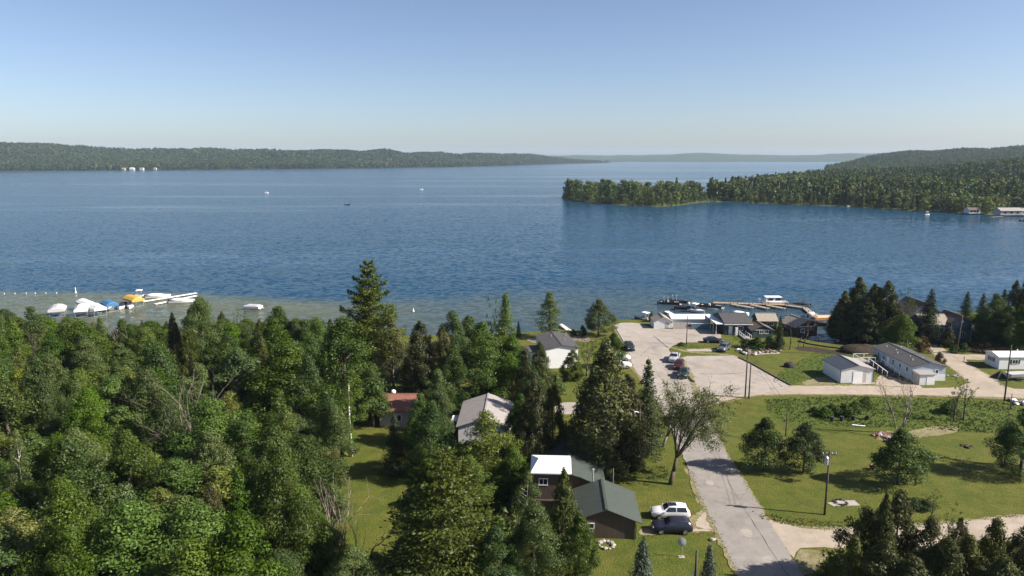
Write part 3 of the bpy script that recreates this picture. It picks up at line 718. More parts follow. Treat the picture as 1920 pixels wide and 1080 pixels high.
def make_bare(seed, h, stems, m, spread=0.55, depth=3, r0=0.12, lean=0.25):
    rng = np.random.RandomState(seed); mb = MB(); tips = []
    for s in range(stems):
        a = rng.uniform(0, 6.28); d = np.array([math.cos(a) * lean, math.sin(a) * lean, 1.0]) if stems > 1 else np.array([0.03, 0, 1.0])
        grow(mb, (rng.normal() * 0.12 * stems ** 0.5, rng.normal() * 0.12 * stems ** 0.5, -0.3), d / np.linalg.norm(d), h * (0.42 if depth > 1 else 0.7), r0 * rng.uniform(0.6, 1.1), depth, rng, tips, spread, 5)
    return mb.mesh('trunk', True)

def make_airy(seed, h, r, m, bark, off=(0, 0), leaf=0.26, nclump=34, per=3.6, multi=3):
    """open tree: several rising limbs seen through thin foliage"""
    rng = np.random.RandomState(seed); mb = MB(); ends = []
    fork = np.array([off[0] * 0.25, off[1] * 0.25, h * 0.27])
    mb.path([(0, 0, -0.3), tuple(fork * 0.5 + np.array([0.05, 0, 0])), tuple(fork)], 0.30, 0.20, 7)
    tops = []
    for i in range(multi + 3):
        az = 6.283 * i / (multi + 3) + rng.uniform(-0.4, 0.4); q = r * rng.uniform(0.35, 0.8)
        e = np.array([off[0] + math.cos(az) * q, off[1] + math.sin(az) * q, h * rng.uniform(0.45, 0.97)])
        mid = fork + (e - fork) * 0.5 + rng.normal(size=3) * 0.3 + np.array([0, 0, 0.6]); tops.append((fork, mid, e))
        mb.path([tuple(fork), tuple(fork + (mid - fork) * 0.5 + rng.normal(size=3) * 0.12), tuple(mid), tuple(e)], 0.13, 0.03, 5)
    cc, cr = [], []
    for i in range(nclump):
        f_, mid, e = tops[i % len(tops)]; s = rng.uniform(0.15, 1.0); b_ = mid + (e - mid) * s
        p = b_ + rng.normal(size=3) * np.array([r * 0.30, r * 0.30, h * 0.085]); p[2] = np.clip(p[2], h * 0.16, h * 0.97)
        mb.path(limb_path(b_, p, rng, 3), 0.03, 0.01, 3); cc.append(p); cr.append(r * rng.uniform(0.12, 0.24))
    C, Nn, K = clumps_to_leaves(np.array(cc), cr, per, rng, 0.8, 0.2, (0.1, 1.15))
    return mb.mesh('trunk', True), bark, crown_mesh('crown', C, Nn, leaf * rng.uniform(0.6, 1.4, len(C)), 0.5, rng, m, clump=K)

LF_GREEN = leaf_mat('leaf_mid_green', (0.027, 0.058, 0.008), (0.096, 0.142, 0.018), 0.28, 0.020, 0.30)
LF_DEEP = leaf_mat('leaf_deep_green', (0.019, 0.046, 0.008), (0.066, 0.108, 0.015), 0.25, 0.016, 0.25)
LF_LIGHT = leaf_mat('leaf_light_green', (0.075, 0.108, 0.009), (0.178, 0.198, 0.022), 0.36, 0.015, 0.18)
LF_CEDAR = leaf_mat('cedar_spray', (0.023, 0.037, 0.008), (0.086, 0.096, 0.018), 0.22, 0.02, 0.25)
LF_RUST = leaf_mat('rusty_cedar_spray', (0.040, 0.042, 0.010), (0.098, 0.090, 0.023), 0.20, 0.012, 0.2)
LF_SPRUCE = leaf_mat('spruce_needle', (0.017, 0.035, 0.010), (0.050, 0.074, 0.019), 0.15, 0.012, 0.22)
LF_BLUE = leaf_mat('blue_spruce_needle', (0.040, 0.064, 0.040), (0.098, 0.124, 0.084), 0.14, 0.01, 0.1)
LF_PINE = leaf_mat('pine_needle', (0.030, 0.056, 0.009), (0.108, 0.126, 0.018), 0.26, 0.012, 0.15)
LF_OLIVE = leaf_mat('olive_leaf', (0.066, 0.086, 0.026), (0.145, 0.165, 0.058), 0.40, 0.01, 0.12)
LF_RED = leaf_mat('reddish_leaf', (0.055, 0.034, 0.013), (0.110, 0.064, 0.026), 0.25, 0.01, 0.15)
LF_SHAG = leaf_mat('olive_brown_leaf', (0.034, 0.046, 0.010), (0.102, 0.106, 0.024), 0.26, 0.02, 0.22)

def proto(kind, h, r, res):
    t, bark, c = res
    if len(t.materials) == 0: t.materials.append(bark)
    return dict(kind=kind, h=h, r=r, trunk=t, crown=c)
P = {}
P['green'] = [proto('green', 12, 4, make_broadleaf(s, 12, 4.0, 1.6, LF_GREEN, M_BARK, nc, lf, 21 * (0.27 / lf) ** 1.7, sh_, cl=cl)) for s, sh_, nc, cl, lf in ((1, .6, 60, (.2, .36), .20), (2, .5, 70, (.17, .32), .22), (3, .7, 50, (.22, .42), .19), (4, .55, 80, (.15, .30), .24), (5, .5, 60, (.18, .40), .21), (6, .62, 42, (.24, .46), .20))]
P['deep'] = [proto('deep', 12, 4, make_broadleaf(s, 12, 4.2, 1.0, LF_DEEP, M_BARK, 66, 0.21, 29, sh_)) for s, sh_ in ((11, .6), (12, .5), (13, .66))]
P['light'] = [proto('light', 10, 3.4, make_broadleaf(s, 10, 3.4, 1.2, LF_LIGHT, M_BARK, 54, 0.23, 22, .6, cl=(0.18, 0.34))) for s in (21, 22)]
P['birch'] = [proto('birch', 13, 3.2, make_broadleaf(s, 13, 3.2, 3.2, LF_GREEN, M_BIRCH, 44, 0.22, 17, .65, 0.04, cl=(0.2, 0.34), trunk_r=0.16)) for s in (31, 32)]
P['poplar'] = [proto('poplar', 13, 2.4, make_broadleaf(s, 13, 2.4, 1.4, LF_GREEN, M_BARK, 60, 0.22, 22, .62, cl=(0.26, 0.42))) for s in (41, 42)]
P['maple'] = [proto('maple', 8, 3, make_broadleaf(s, 8, 3.0, 1.3, LF_GREEN, M_BARK, 80, 0.21, 28, .5, cl=(0.19, 0.32), trunk_r=0.17)) for s in (51, 52, 53)]
P['cedar'] = [proto('cedar', 12, 2.6, make_cedar(s, 12, 2.6, LF_CEDAR, M_BARK, 19000, 0.25, power=pw)) for s, pw in ((61, .62), (62, .74), (63, .56))]
P['rust'] = [proto('rust', 11, 2.6, make_cedar(s, 11, 2.6, LF_RUST, M_BARK, 17000, 0.25, power=.55)) for s in (66, 67)]
P['spruce'] = [proto('spruce', 13, 2.8, make_whorled(s, 13, 2.8, LF_SPRUCE, M_BARK, 0.42, 8, 0.35, 0.25, 30, 0.31)) for s in (71, 72)]
P['blue'] = [proto('blue', 6, 1.7, make_whorled(73, 6, 1.7, LF_BLUE, M_BARK, 0.28, 9, 0.15, 0.22, 46, 0.22, spread=0.2))]
P['pine'] = [proto('pine', 15, 5.2, make_whorled(s, 15, 5.2, LF_PINE, M_BARK, 0.75, 7, 0.05, 0.30, 46, 0.36, 0.08, 0.6, 0.2, 0.2, 0.2)) for s in (81, 82)]
P['tallpine'] = [proto('tallpine', 22, 5.4, make_whorled(85, 22, 5.4, LF_PINE, M_BARK, 0.85, 6, -0.10, 0.20, 60, 0.40, 0.2, 0.62, 0.25, 0.15, 0.13))]
P['airy'] = [proto('airy', 13, 4.6, make_airy(91, 13, 4.6, LF_OLIVE, M_BARK, (2.6, 0.3), 0.21, 190, 12.0, 7))]
P['thin'] = [proto('thin', 11, 2.6, make_airy(s, 11, 2.6, LF_GREEN, M_BARK, (0.2, 0.0), 0.25, 40, 10.0, 2)) for s in (93, 94)]
P['shag'] = [proto('shag', 8, 3.2, make_broadleaf(s, 8, 3.2, 0.4, LF_SHAG, M_BARK, 60, 0.23, 22, .5, cl=(0.18, 0.34))) for s in (111, 112, 113)]
P['bush'] = [proto('bush', 2.4, 1.6, make_broadleaf(s, 2.4, 1.6, 0.1, lm, M_BARK, 26, 0.2, 30, 0.5, cl=(0.28, 0.42), trunk_r=0.05)) for s, lm in ((101, LF_GREEN), (102, LF_DEEP))]
P['redbush'] = [proto('redbush', 2.4, 1.6, make_broadleaf(103, 2.4, 1.6, 0.1, LF_RED, M_BARK, 26, 0.2, 30, 0.5, cl=(0.28, 0.42), trunk_r=0.05))]

NAMES = dict(green='leafy_tree', deep='leafy_tree', light='light_tree', birch='birch_tree', poplar='poplar_tree', maple='maple_tree', cedar='cedar_tree', rust='cedar_tree',
             shag='shaggy_tree', spruce='spruce_tree', blue='spruce_tree', pine='pine_tree', tallpine='pine_tree', airy='open_tree', thin='slender_tree', bush='bush', redbush='bush')
trng = random.Random(77)
TREES = []
def plant(kind, pos, h, r, label, group=None, which=None, rz=None):
    ps = P[kind]; pr = ps[which if which is not None else trng.randrange(len(ps))]
    t = empty(NAMES[kind], pos, trng.uniform(0, 6.28) if rz is None else rz, label, 'bush' if 'bush' in kind else 'tree', group)
    t.scale = (r / pr['r'], r / pr['r'], h / pr['h'])
    link_mesh('trunk', pr['trunk'], [], t); link_mesh('crown', pr['crown'], [], t)
    TREES.append((pos[0], pos[1], h, r)); return t
def tree(kind, x, yb, yt, w, label, group=None, which=None, rz=None):
    """tree whose foot is seen at (x, yb), top at row yt, crown w pixels wide"""
    p = G(x, yb); return plant(kind, p, max(0.6, height_for(p, yt)), w / 2 / ppm(p), label, group, which, rz)
def bare(x, yb, yt, seed, stems, m, label, group=None, spread=0.55, depth=3, r0=0.12, lean=0.25):
    p = G(x, yb); h = height_for(p, yt)
    t = empty('bare_tree', p, 0.0, label, 'tree', group)
    me = make_bare(seed, h, stems, m, spread, depth, r0, lean)
    zmax = max(v.co.z for v in me.vertices); k = h / zmax
    me.transform(Matrix.Diagonal((k, k, k, 1.0)))
    link_mesh('trunk', me, m, t)
    return t
# ---- trees one can point at
tree('tallpine', 697, 712, 488, 118, 'tall dark pine with tiered boughs rising above the lakeside wood', which=0, rz=0.6)
tree('light', 738, 725, 592, 76, 'yellow green leafy tree at the foot of the tall tiered pine', which=0)
tree('deep', 650, 790, 590, 150, 'broad dark leafy tree beside the tall tiered pine', which=0)
tree('green', 545, 815, 638, 175, 'very broad billowing mid green tree in the wood', which=0)
tree('green', 455, 800, 650, 150, 'broad billowing tree beside the bare grey multi-stemmed tree', which=1)
tree('deep', 527, 700, 571, 95, 'rounded dark tree at the water edge behind the moored pontoon boat', which=1)
tree('green', 600, 720, 590, 80, 'mid green tree between the rounded shore tree and the tall pine', which=2)
tree('green', 386, 705, 551, 78, 'tall leafy tree standing in front of the long docks', which=2)
tree('thin', 449, 690, 562, 30, 'thin topped tree between the long docks and the moored pontoon boat', which=0)
tree('poplar', 72, 700, 572, 56, 'tall dark topped tree beside the grey canopy hoist', which=0)
GR_MID = 'trees between the pine and the white lake house'
for k, x, yb, yt, w in (('cedar', 790, 740, 603, 80), ('rust', 832, 742, 612, 70), ('deep', 850, 715, 580, 85), ('deep', 905, 745, 600, 120), ('green', 880, 705, 590, 90),
                        ('poplar', 948, 705, 546, 46), ('thin', 922, 700, 548, 40), ('green', 960, 740, 625, 85), ('deep', 852, 770, 650, 80), ('green', 822, 800, 690, 80), ('cedar', 985, 780, 655, 62)):
    lab = {'cedar': 'dark dense cedar in the belt between the tall pine and the lake house', 'rust': 'brown tinged cedar in the belt between the tall pine and the lake house',
           'deep': 'dark leafy tree in the belt between the tall pine and the lake house', 'green': 'mid green leafy tree in the belt between the tall pine and the lake house',
           'poplar': 'tall narrow poplar topping the belt beside the lake house', 'thin': 'thin topped tree beside the narrow poplar'}[k]
    tree(k, x, yb, yt, w, lab, GR_MID if k in ('cedar', 'deep', 'green') else None)
tree('poplar', 1030, 634, 545, 52, 'bright green poplar on the shore beside the white jetty', which=1)
tree('green', 1122, 630, 560, 66, 'round bushy willow on the shore next to the boat launch', which=3)
tree('spruce', 972, 632, 601, 13, 'tiny lone spruce on the beach')
tree('bush', 1092, 630, 608, 18, 'dark bush on the shore under the round willow', which=1)
tree('bush', 1075, 630, 616, 14, 'low dark bush at the landward end of the white jetty', which=1)
tree('cedar', 1012, 760, 641, 62, 'tall cedar standing against the front of the white lake house', which=0)
tree('cedar', 1072, 712, 656, 46, 'short dark cedar at the front corner of the white lake house', which=2)
tree('thin', 1100, 705, 636, 40, 'light slender tree on the lawn beside the white lake house', which=0)
tree('green', 1150, 690, 622, 48, 'small round tree beside the launch road and the dark car')
tree('bush', 1045, 735, 700, 40, 'bush at the foot of the short dark cedar', which=0)
tree('cedar', 1130, 880, 638, 165, 'huge dark cedar towering over the green roofed house', which=1)
tree('rust', 1172, 872, 700, 84, 'brown tinged cedar leaning on the huge dark cedar', which=0)
tree('spruce', 1210, 850, 668, 78, 'pointed dark spruce beside the road behind the open tree', which=0)
tree('cedar', 1000, 880, 705, 80, 'dark cedar behind the white roofed tower', which=2)
tree('rust', 1035, 865, 720, 66, 'brown tinged cedar behind the white roofed tower', which=1)
tree('deep', 975, 850, 735, 60, 'dark leafy tree beside the grey roofed house', which=0)
tree('airy', 1256, 908, 722, 148, 'open grey green tree with forked leaning trunk beside the road', which=0, rz=0.0)
bare(1242, 838, 672, 5, 1, M_DEADWOOD, 'bare pale trunked tree between the pointed spruce and the open tree', None, 0.5, 3, 0.2)
tree('bush', 1195, 880, 845, 44, 'bush at the foot of the pointed spruce', which=0)
tree('maple', 1432, 882, 780, 84, 'young round maple on the lawn nearer the road', which=0)
tree('maple', 1506, 886, 790, 84, 'young round maple on the lawn beside the pole with the transformer', which=1)
tree('maple', 1683, 908, 802, 116, 'young spreading maple in front of the bare tree on the lawn', which=2)
bare(1690, 815, 690, 12, 3, M_DEADWOOD, 'bare grey tree with several stems standing on the lawn', None, 0.45, 3, 0.16, 0.22)
tree('thin', 1788, 790, 705, 34, 'slender sparse tree by the gravel crossroads', which=1)
tree('thin', 1806, 788, 700, 34, 'taller slender sparse tree by the gravel crossroads', which=0)
tree('bush', 1785, 775, 748, 50, 'leafy bush under the slender trees by the gravel crossroads', which=0)
tree('deep', 1912, 892, 762, 100, 'dark leaning tree at the edge of the lawn past the spreading maple', which=0)
tree('thin', 1886, 872, 768, 60, 'thin dark tree beside the leaning tree on the lawn', which=1)
# meadow bushes
for i, (x, yb, yt, w) in enumerate(((1545, 781, 762, 40), (1582, 780, 755, 44), (1560, 772, 756, 30), (1604, 770, 750, 36), (1625, 762, 742, 34), (1528, 774, 762, 24))):
    tree('bush', x, yb, yt, w, 'rounded green bush in the overgrown meadow below the gravel road', 'bushes in the overgrown meadow', i % 2)
# edge of the frame, below the gravel drive
for k, x, yb, yt, w in (('shag', 1612, 1100, 945, 110), ('shag', 1672, 1095, 915, 120), ('cedar', 1645, 1110, 925, 70), ('shag', 1735, 1110, 965, 110), ('shag', 1590, 1140, 1000, 100), ('shag', 1805, 1120, 1000, 110), ('shag', 1855, 1105, 968, 90),
                        ('rust', 1905, 1115, 985, 80), ('shag', 1765, 1130, 1005, 110), ('shag', 1650, 1160, 1010, 130), ('shag', 1870, 1160, 1040, 120), ('shag', 1700, 1180, 1040, 130), ('shag', 1920, 1150, 1010, 110), ('rust', 1790, 1080, 970, 50)):
    tree(k, x, yb, yt, w, {'cedar': 'lone dark cedar standing up in the thicket along the gravel drive', 'rust': 'brown tinged cedar in the thicket along the gravel drive', 'shag': 'shaggy olive brown tree in the thicket along the gravel drive'}[k], None if k == 'cedar' else 'trees along the gravel drive')
tree('thin', 1745, 990, 905, 34, 'slender young tree at the thicket edge beside the low junipers', which=0)
tree('thin', 1775, 1060, 935, 50, 'slender sparse tree rising from the thicket along the gravel drive', which=1)
for x, yb, yt, w in ((1715, 950, 932, 50), (1735, 955, 936, 44), (1698, 946, 934, 40)):
    tree('bush', x, yb, yt, w, 'low spreading juniper on the lawn near the thicket', 'low junipers on the lawn', 1)
tree('blue', 1203, 1128, 1008, 62, 'blue grey spruce on the lawn below the brown garage', rz=0.3)
tree('blue', 1326, 1128, 1020, 46, 'smaller blue grey spruce on the lawn beside the short utility pole', rz=2.0)
# in front of and beside the brown house
tree('pine', 832, 1108, 842, 235, 'big yellow green pine with long plumed boughs beside the lawn clearing', which=0)
tree('light', 912, 905, 766, 112, 'bright yellow green tree in front of the grey roofed house', which=1)
tree('deep', 810, 900, 748, 90, 'dark leafy tree in front of the red roofed house', which=1)
tree('spruce', 742, 888, 772, 56, 'small dark spruce on the lawn in front of the red roofed house', which=1)
GR_SCR = 'trees screening the two roofs'
for k, x, yb, yt, w in (('green', 700, 800, 690, 80), ('deep', 822, 830, 715, 74), ('green', 790, 835, 735, 66), ('deep', 1000, 800, 690, 70), ('green', 880, 960, 850, 90), ('green', 960, 930, 830, 84), ('deep', 770, 880, 800, 60)):
    tree(k, x, yb, yt, w, {'green': 'mid green tree screening the red and grey roofs', 'deep': 'dark leafy tree screening the red and grey roofs'}[k], GR_SCR)
for x, yb, yt, w in ((625, 990, 905, 76), (600, 1060, 960, 100), (655, 1105, 1030, 90), (705, 1120, 1035, 90), (635, 860, 770, 76)):
    tree('green', x, yb, yt, w, 'leafy young tree crowding the edge of the lawn clearing', 'young trees round the lawn clearing')
tree('cedar', 1055, 1050, 878, 88, 'cedar standing in front of the brown house wall', which=1)
tree('green', 1000, 1110, 935, 120, 'leafy tree in front of the white roofed tower', which=2)
tree('green', 1085, 1100, 960, 90, 'leafy tree at the garden corner of the brown garage', which=3)
tree('deep', 930, 1130, 985, 120, 'dark leafy tree beside the big plumed pine', which=0)
tree('birch', 985, 1010, 880, 62, 'pale barked birch beside the white roofed tower', which=0)
tree('light', 610, 915, 838, 100, 'low bright yellow green tree at the edge of the lawn clearing', which=0)
tree('green', 665, 1150, 1020, 120, 'leafy tree at the bottom of the lawn clearing', which=0)
tree('light', 560, 1000, 905, 90, 'yellow green sapling beside the bare grey bushes', which=1)
bare(632, 1060, 890, 31, 5, M_DEADWOOD, 'bare grey bush with many stems at the edge of the lawn clearing', None, 0.4, 2, 0.08, 0.3)
bare(672, 1075, 930, 32, 4, M_DEADWOOD, 'bare brown bush leaning over the lawn clearing', None, 0.4, 2, 0.07, 0.45)
bare(360, 905, 690, 33, 6, M_DEADWOOD, 'bare grey tree with many stems in the middle of the wood', None, 0.4, 3, 0.12, 0.16)
bare(318, 960, 860, 34, 2, M_DEADWOOD, 'dead tree with pale crooked limbs below the bare multi-stemmed tree', None, 0.8, 3, 0.11, 0.3)
bare(240, 700, 590, 35, 2, M_DEADWOOD, 'dead pale limbs standing above the wood in front of the boat hoists', None, 0.6, 2, 0.1, 0.25)
bare(18, 760, 655, 36, 1, M_DEADWOOD, 'dead pale snag at the landward edge of the wood', None, 0.8, 2, 0.13, 0.2)
# white birch trunk by the clearing
bt = empty('birch_tree', G(660, 856), 0.0, 'tall birch with bare white trunk beside the lawn clearing', 'tree')
MB().path([(0, 0, -0.3), (-0.1, 0, 4.5), (-0.15, 0, 8.5), (0.0, 0, 12.0)], 0.19, 0.08, 7).build('trunk', M_BIRCH, bt, True)
c_ = link_mesh('crown', P['birch'][1]['crown'].copy(), [], bt); c_.location = (0, 0, 2.6); c_.scale = (0.9, 0.9, 0.85)
# cedars and spruces along the channel and round the blue house
GR_CH = 'evergreens on the point by the channel'
for k, x, yb, yt, w in (('cedar', 1578, 634, 545, 62), ('cedar', 1603, 632, 519, 84), ('cedar', 1632, 634, 532, 66), ('cedar', 1655, 640, 527, 70), ('cedar', 1572, 630, 562, 46), ('cedar', 1620, 640, 560, 74), ('cedar', 1640, 628, 538, 66), ('cedar', 1668, 636, 552, 50)):
    tree(k, x, yb, yt, w, 'dense dark cedar on the wooded point beside the boat channel', GR_CH)
tree('thin', 1699, 648, 524, 34, 'tall airy tree standing above the cedars of the point', which=0)
tree('green', 1690, 658, 588, 66, 'rounded leafy tree behind the long mobile home', which=0)
tree('green', 1668, 656, 610, 40, 'small leafy tree between the cedars and the long mobile home', which=1)
tree('spruce', 1738, 640, 539, 54, 'dark spruce beside the blue house', which=1)
tree('redbush', 1727, 660, 626, 34, 'reddish brown bush behind the long mobile home')
tree('cedar', 1776, 650, 612, 28, 'small clipped cedar in front of the blue house', which=2)
tree('redbush', 1760, 682, 658, 22, 'small red leaved shrub beside the gravel lane')
tree('redbush', 1848, 660, 640, 44, 'low reddish brush heap beyond the blue house')
for x, yb, yt, w in ((1790, 661, 645, 22), (1808, 660, 642, 24)):
    tree('bush', x, yb, yt, w, 'dark shrub in the island beside the gravel lane', 'shrubs beside the gravel lane', 1)
tree('bush', 1870, 660, 645, 44, 'green hedge bush behind the white mobile home', which=0)
GR_R = 'trees behind the white mobile home'
for k, x, yb, yt, w in (('spruce', 1808, 612, 545, 36), ('spruce', 1838, 612, 548, 36), ('green', 1858, 648, 548, 62), ('spruce', 1874, 630, 540, 40), ('cedar', 1893, 640, 526, 50), ('cedar', 1915, 644, 510, 50), ('deep', 1885, 654, 572, 76), ('green', 1918, 658, 568, 76),
                        ('deep', 1846, 650, 578, 56), ('cedar', 1945, 640, 520, 44), ('cedar', 1975, 645, 510, 50), ('green', 1960, 660, 560, 70)):
    tree(k, x, yb, yt, w, {'spruce': 'pointed dark spruce in the wood behind the blue house', 'green': 'mid green tree in the wood behind the white mobile home', 'deep': 'dark leafy tree in the wood behind the white mobile home', 'cedar': 'tall cedar in the wood behind the white mobile home'}[k], GR_R)
# marina trees
tree('thin', 1456, 652, 592, 26, 'sparse tree beside the marina annex', which=1)
tree('spruce', 1460, 655, 590, 22, 'ragged narrow spruce at the marina yard')
for x, yb, yt, sd_ in ((1480, 655, 585, 41), (1497, 652, 580, 42), (1507, 650, 586, 43)):
    bare(x, yb, yt, sd_, 1, M_BARK, 'bare dark trunk leaning over the marina yard', 'bare trunks at the marina yard', 0.5, 2, 0.16, 0.3)
for i, (x, yb, yt, w) in enumerate(((1400, 652, 634, 34), (1420, 654, 630, 36), (1440, 652, 628, 30), (1462, 648, 632, 26))):
    tree('bush', x, yb, yt, w, 'leafy bush along the marina annex', 'bushes along the marina annex', i % 2)
tree('bush', 1278, 648, 641, 18, 'low shrub at the foot of the pole in the grass island', which=0)
tree('bush', 1222, 603, 584, 16, 'green bush behind the small white boat hut', which=0)
tree('bush', 1640, 680, 664, 20, 'small bush at the foot of the mobile home deck', which=0)

# ---- the wood on the near shore
keep_out = [(650, 890, 735, 1012), (655, 790, 765, 872), (733, 738, 792, 768), (866, 738, 952, 792)]
skyline = ([-600, 0, 50, 85, 130, 205, 240, 290, 335, 350, 400, 430, 445, 500, 520, 560, 600, 1000], [575, 575, 568, 580, 590, 588, 596, 596, 575, 560, 563, 578, 596, 594, 575, 588, 598, 598])
frng = random.Random(2024); cand = []
wood = [G(x, y).xy for x, y in [(-260, 1230), (560, 1230), (625, 1120), (600, 1000), (635, 900), (640, 800), (645, 735), (690, 725), (690, 655), (560, 648), (0, 650), (-420, 655), (-420, 900)]]
wp = np.array([tuple(w) for w in wood])
xs_ = np.arange(wp[:, 0].min(), wp[:, 0].max(), 5.7); ys_ = np.arange(wp[:, 1].min(), wp[:, 1].max(), 5.4)
for j, y in enumerate(ys_):
    for x in xs_:
        cand.append((x + (j % 2) * 2.8 + frng.uniform(-1.5, 1.5), y + frng.uniform(-1.4, 1.4)))
cand = np.array(cand); cand = cand[inside(cand[:, 0], cand[:, 1], wp)]
FOREST_KIND = {'green': 'mid green tree', 'deep': 'dark leafy tree', 'light': 'yellow green tree', 'birch': 'pale barked birch', 'cedar': 'dark cedar', 'rust': 'brown tinged cedar', 'spruce': 'dark spruce', 'pine': 'plumed pine', 'poplar': 'narrow poplar', 'thin': 'airy tree'}
fixed = list(TREES)
NB_wood = 0
for x, y in cand:
    if any((x - a) ** 2 + (y - b_) ** 2 < (1.2 + 0.45 * r_) ** 2 for a, b_, h_, r_ in fixed): continue
    patch = vnoise(np.array([x / 24.0]), np.array([y / 24.0]), 90, 2)[0]
    q = frng.random() * 0.7 + (patch - 0.5) * 1.1 + 0.15
    kind = 'cedar' if q < 0.07 else 'rust' if q < 0.11 else 'spruce' if q < 0.125 else 'deep' if q < 0.30 else 'green' if q < 0.64 else 'birch' if q < 0.71 else 'poplar' if q < 0.745 else 'light' if q < 0.85 else 'thin' if q < 0.89 else 'pine' if q < 0.915 else 'green'
    h = frng.uniform(6.5, 15.0) if kind not in ('light', 'rust') else frng.uniform(7.5, 10.5)
    r_ = {'green': 4.8, 'deep': 4.5, 'light': 3.2, 'birch': 2.3, 'poplar': 2.1, 'cedar': 2.3, 'rust': 2.2, 'spruce': 2.3, 'pine': 3.4, 'thin': 2.2}[kind] * frng.uniform(0.7, 1.35)
    p = Vector((x, y, GZ)); px_, py_ = proj(p)
    lim = max(np.interp(px_ + d, *skyline) for d in (-14, 0, 14))
    hmax = height_for(p, lim + frng.uniform(0, 14)); h = min(h, hmax)
    if h < 4.0: continue
    tx, ty = proj((x, y, GZ + h)); w = r_ * ppm(p)
    if px_ < -160: continue
    bad = any(tx + w > x0 and tx - w < x1 and ty < y1 and py_ > y0 for x0, y0, x1, y1 in keep_out)
    if bad:
        ok = False
        for x0, y0, x1, y1 in keep_out:
            if tx + w > x0 and tx - w < x1 and ty < y1 and py_ > y0 and tx + w * 0.5 > x0 and tx - w * 0.5 < x1: ok = True
        if ok: continue
    size = ('tall' if h > 12.5 else 'low' if h < 8.5 else 'middling') + (' broad' if r_ > 4.4 else ' slim' if r_ < 2.4 else '')
    dead = G(360, 905)
    zone = 'at the wood edge facing the boat hoists' if y > 148 and px_ < 400 else 'at the wood edge facing the pontoon boat' if y > 146 else 'close round the bare many stemmed tree' if (x - dead.x) ** 2 + (y - dead.y) ** 2 < 15 ** 2 else \
        'in the wood beside the lawn clearing' if x > -42 and y < 118 else 'in the wood near the white barked birch' if x > -45 else 'in the middle of the lakeside wood' if y > 110 else 'in the landward part of the wood'
    plant(kind, p, h, r_, size + ' ' + FOREST_KIND[kind] + ' ' + zone, 'lakeside wood')
    NB_wood += 1
print('wood trees', NB_wood)

# ---- far trees
def lo_tree(seed, kind, n, leaf, h=15.0, r=4.5):
    rng = np.random.RandomState(seed)
    if kind == 'round':
        cc, cr = [], []
        for i in range(14):
            t = (i + rng.rand()) / 14; az = rng.uniform(0, 6.28); pr = math.sin(math.pi * (0.12 + 0.8 * t)) ** 0.8
            q = r * pr * rng.uniform(0.3, 0.75); cc.append((q * math.cos(az), q * math.sin(az), h * (0.16 + 0.72 * t))); cr.append(r * rng.uniform(0.3, 0.48))
        tot = sum(c * c for c in cr); C, Nn, K = clumps_to_leaves(np.array(cc), cr, n / (4 * math.pi * tot * 0.75), rng)
        return crown_mesh('far_crown', C, Nn, leaf * rng.uniform(0.7, 1.3, len(C)), 0.7, rng, None, clump=K), C
    t = rng.rand(n) ** 1.25; az = rng.uniform(0, 6.28, n); q = r * 0.55 * ((1 - t) ** 0.8 + 0.05) * rng.uniform(0.6, 1.1, n)
    C = np.stack([q * np.cos(az), q * np.sin(az), h * (0.06 + 0.93 * t)], 1); Nn = np.stack([np.cos(az), np.sin(az), np.full(n, 0.4)], 1) + rng.normal(size=(n, 3)) * 0.4
    return crown_mesh('far_crown', C, Nn, leaf * rng.uniform(0.7, 1.3, n), 0.55, rng, None, axis=np.tile([0, 0, 1.0], (n, 1)) + Nn * 0.5), C
def setmat(me, m):
    me.materials.clear(); me.materials.append(m); return me
far_round = [lo_tree(200 + i, 'round', 420, 1.15)[0] for i in range(4)]
far_cone = [lo_tree(210 + i, 'cone', 330, 1.25)[0] for i in range(3)]
LF_FAR = leaf_mat('far_leaf_green', (0.034, 0.064, 0.012), (0.098, 0.130, 0.025), 0.22, 0.03, 0.35)
LF_FARL = leaf_mat('far_leaf_light', (0.070, 0.098, 0.020), (0.150, 0.172, 0.044), 0.25, 0.03, 0.25)
LF_FARC = leaf_mat('far_conifer', (0.020, 0.040, 0.012), (0.055, 0.080, 0.020), 0.15, 0.02, 0.28)
FAR = {'round': [setmat(m_, LF_FAR) for m_ in far_round], 'cone': [setmat(m_, LF_FARC) for m_ in far_cone], 'light': [setmat(m_.copy(), LF_FARL) for m_ in far_round[:2]]}
FARLABEL = {('round', 0): 'rounded leafy tree on the long wooded spit across the bay', ('cone', 0): 'pointed conifer on the long wooded spit across the bay', ('light', 0): 'pale green tree on the long wooded spit across the bay',
            ('round', 1): 'rounded leafy tree along the far bank between spit and boathouses', ('cone', 1): 'pointed conifer along the far bank between spit and boathouses', ('light', 1): 'pale willow like tree along the far bank near the boathouses'}
far_placed = []
def far_tree(kind, x, y, h, r, zone, label=None):
    z = float(spit_height(np.array([x]), np.array([y]))[0][0])
    t = empty('far_conifer' if kind == 'cone' else 'far_tree', (x, y, z - 0.1), trng.uniform(0, 6.28), label or FARLABEL[(kind, zone)], 'tree', None if label else ('trees of the wooded spit' if zone == 0 else 'trees along the far bank'))
    t.scale = (r / 4.5, r / 4.5, h / 15.0)
    m_ = trng.choice(FAR[kind]); link_mesh('crown', m_, [], t)
    MB().tube((0, 0, -0.3), (0, 0, 9), 0.28, 0.1, 5).build('trunk', M_BARK, t) if not far_placed else link_mesh('trunk', far_placed[0], [], t)
    if not far_placed: far_placed.append(t.children[1].data if t.children[1].name.startswith('trunk') else t.children[0].data)
    FARPOS.append((x, y))
FARPOS = []
srng = random.Random(9)
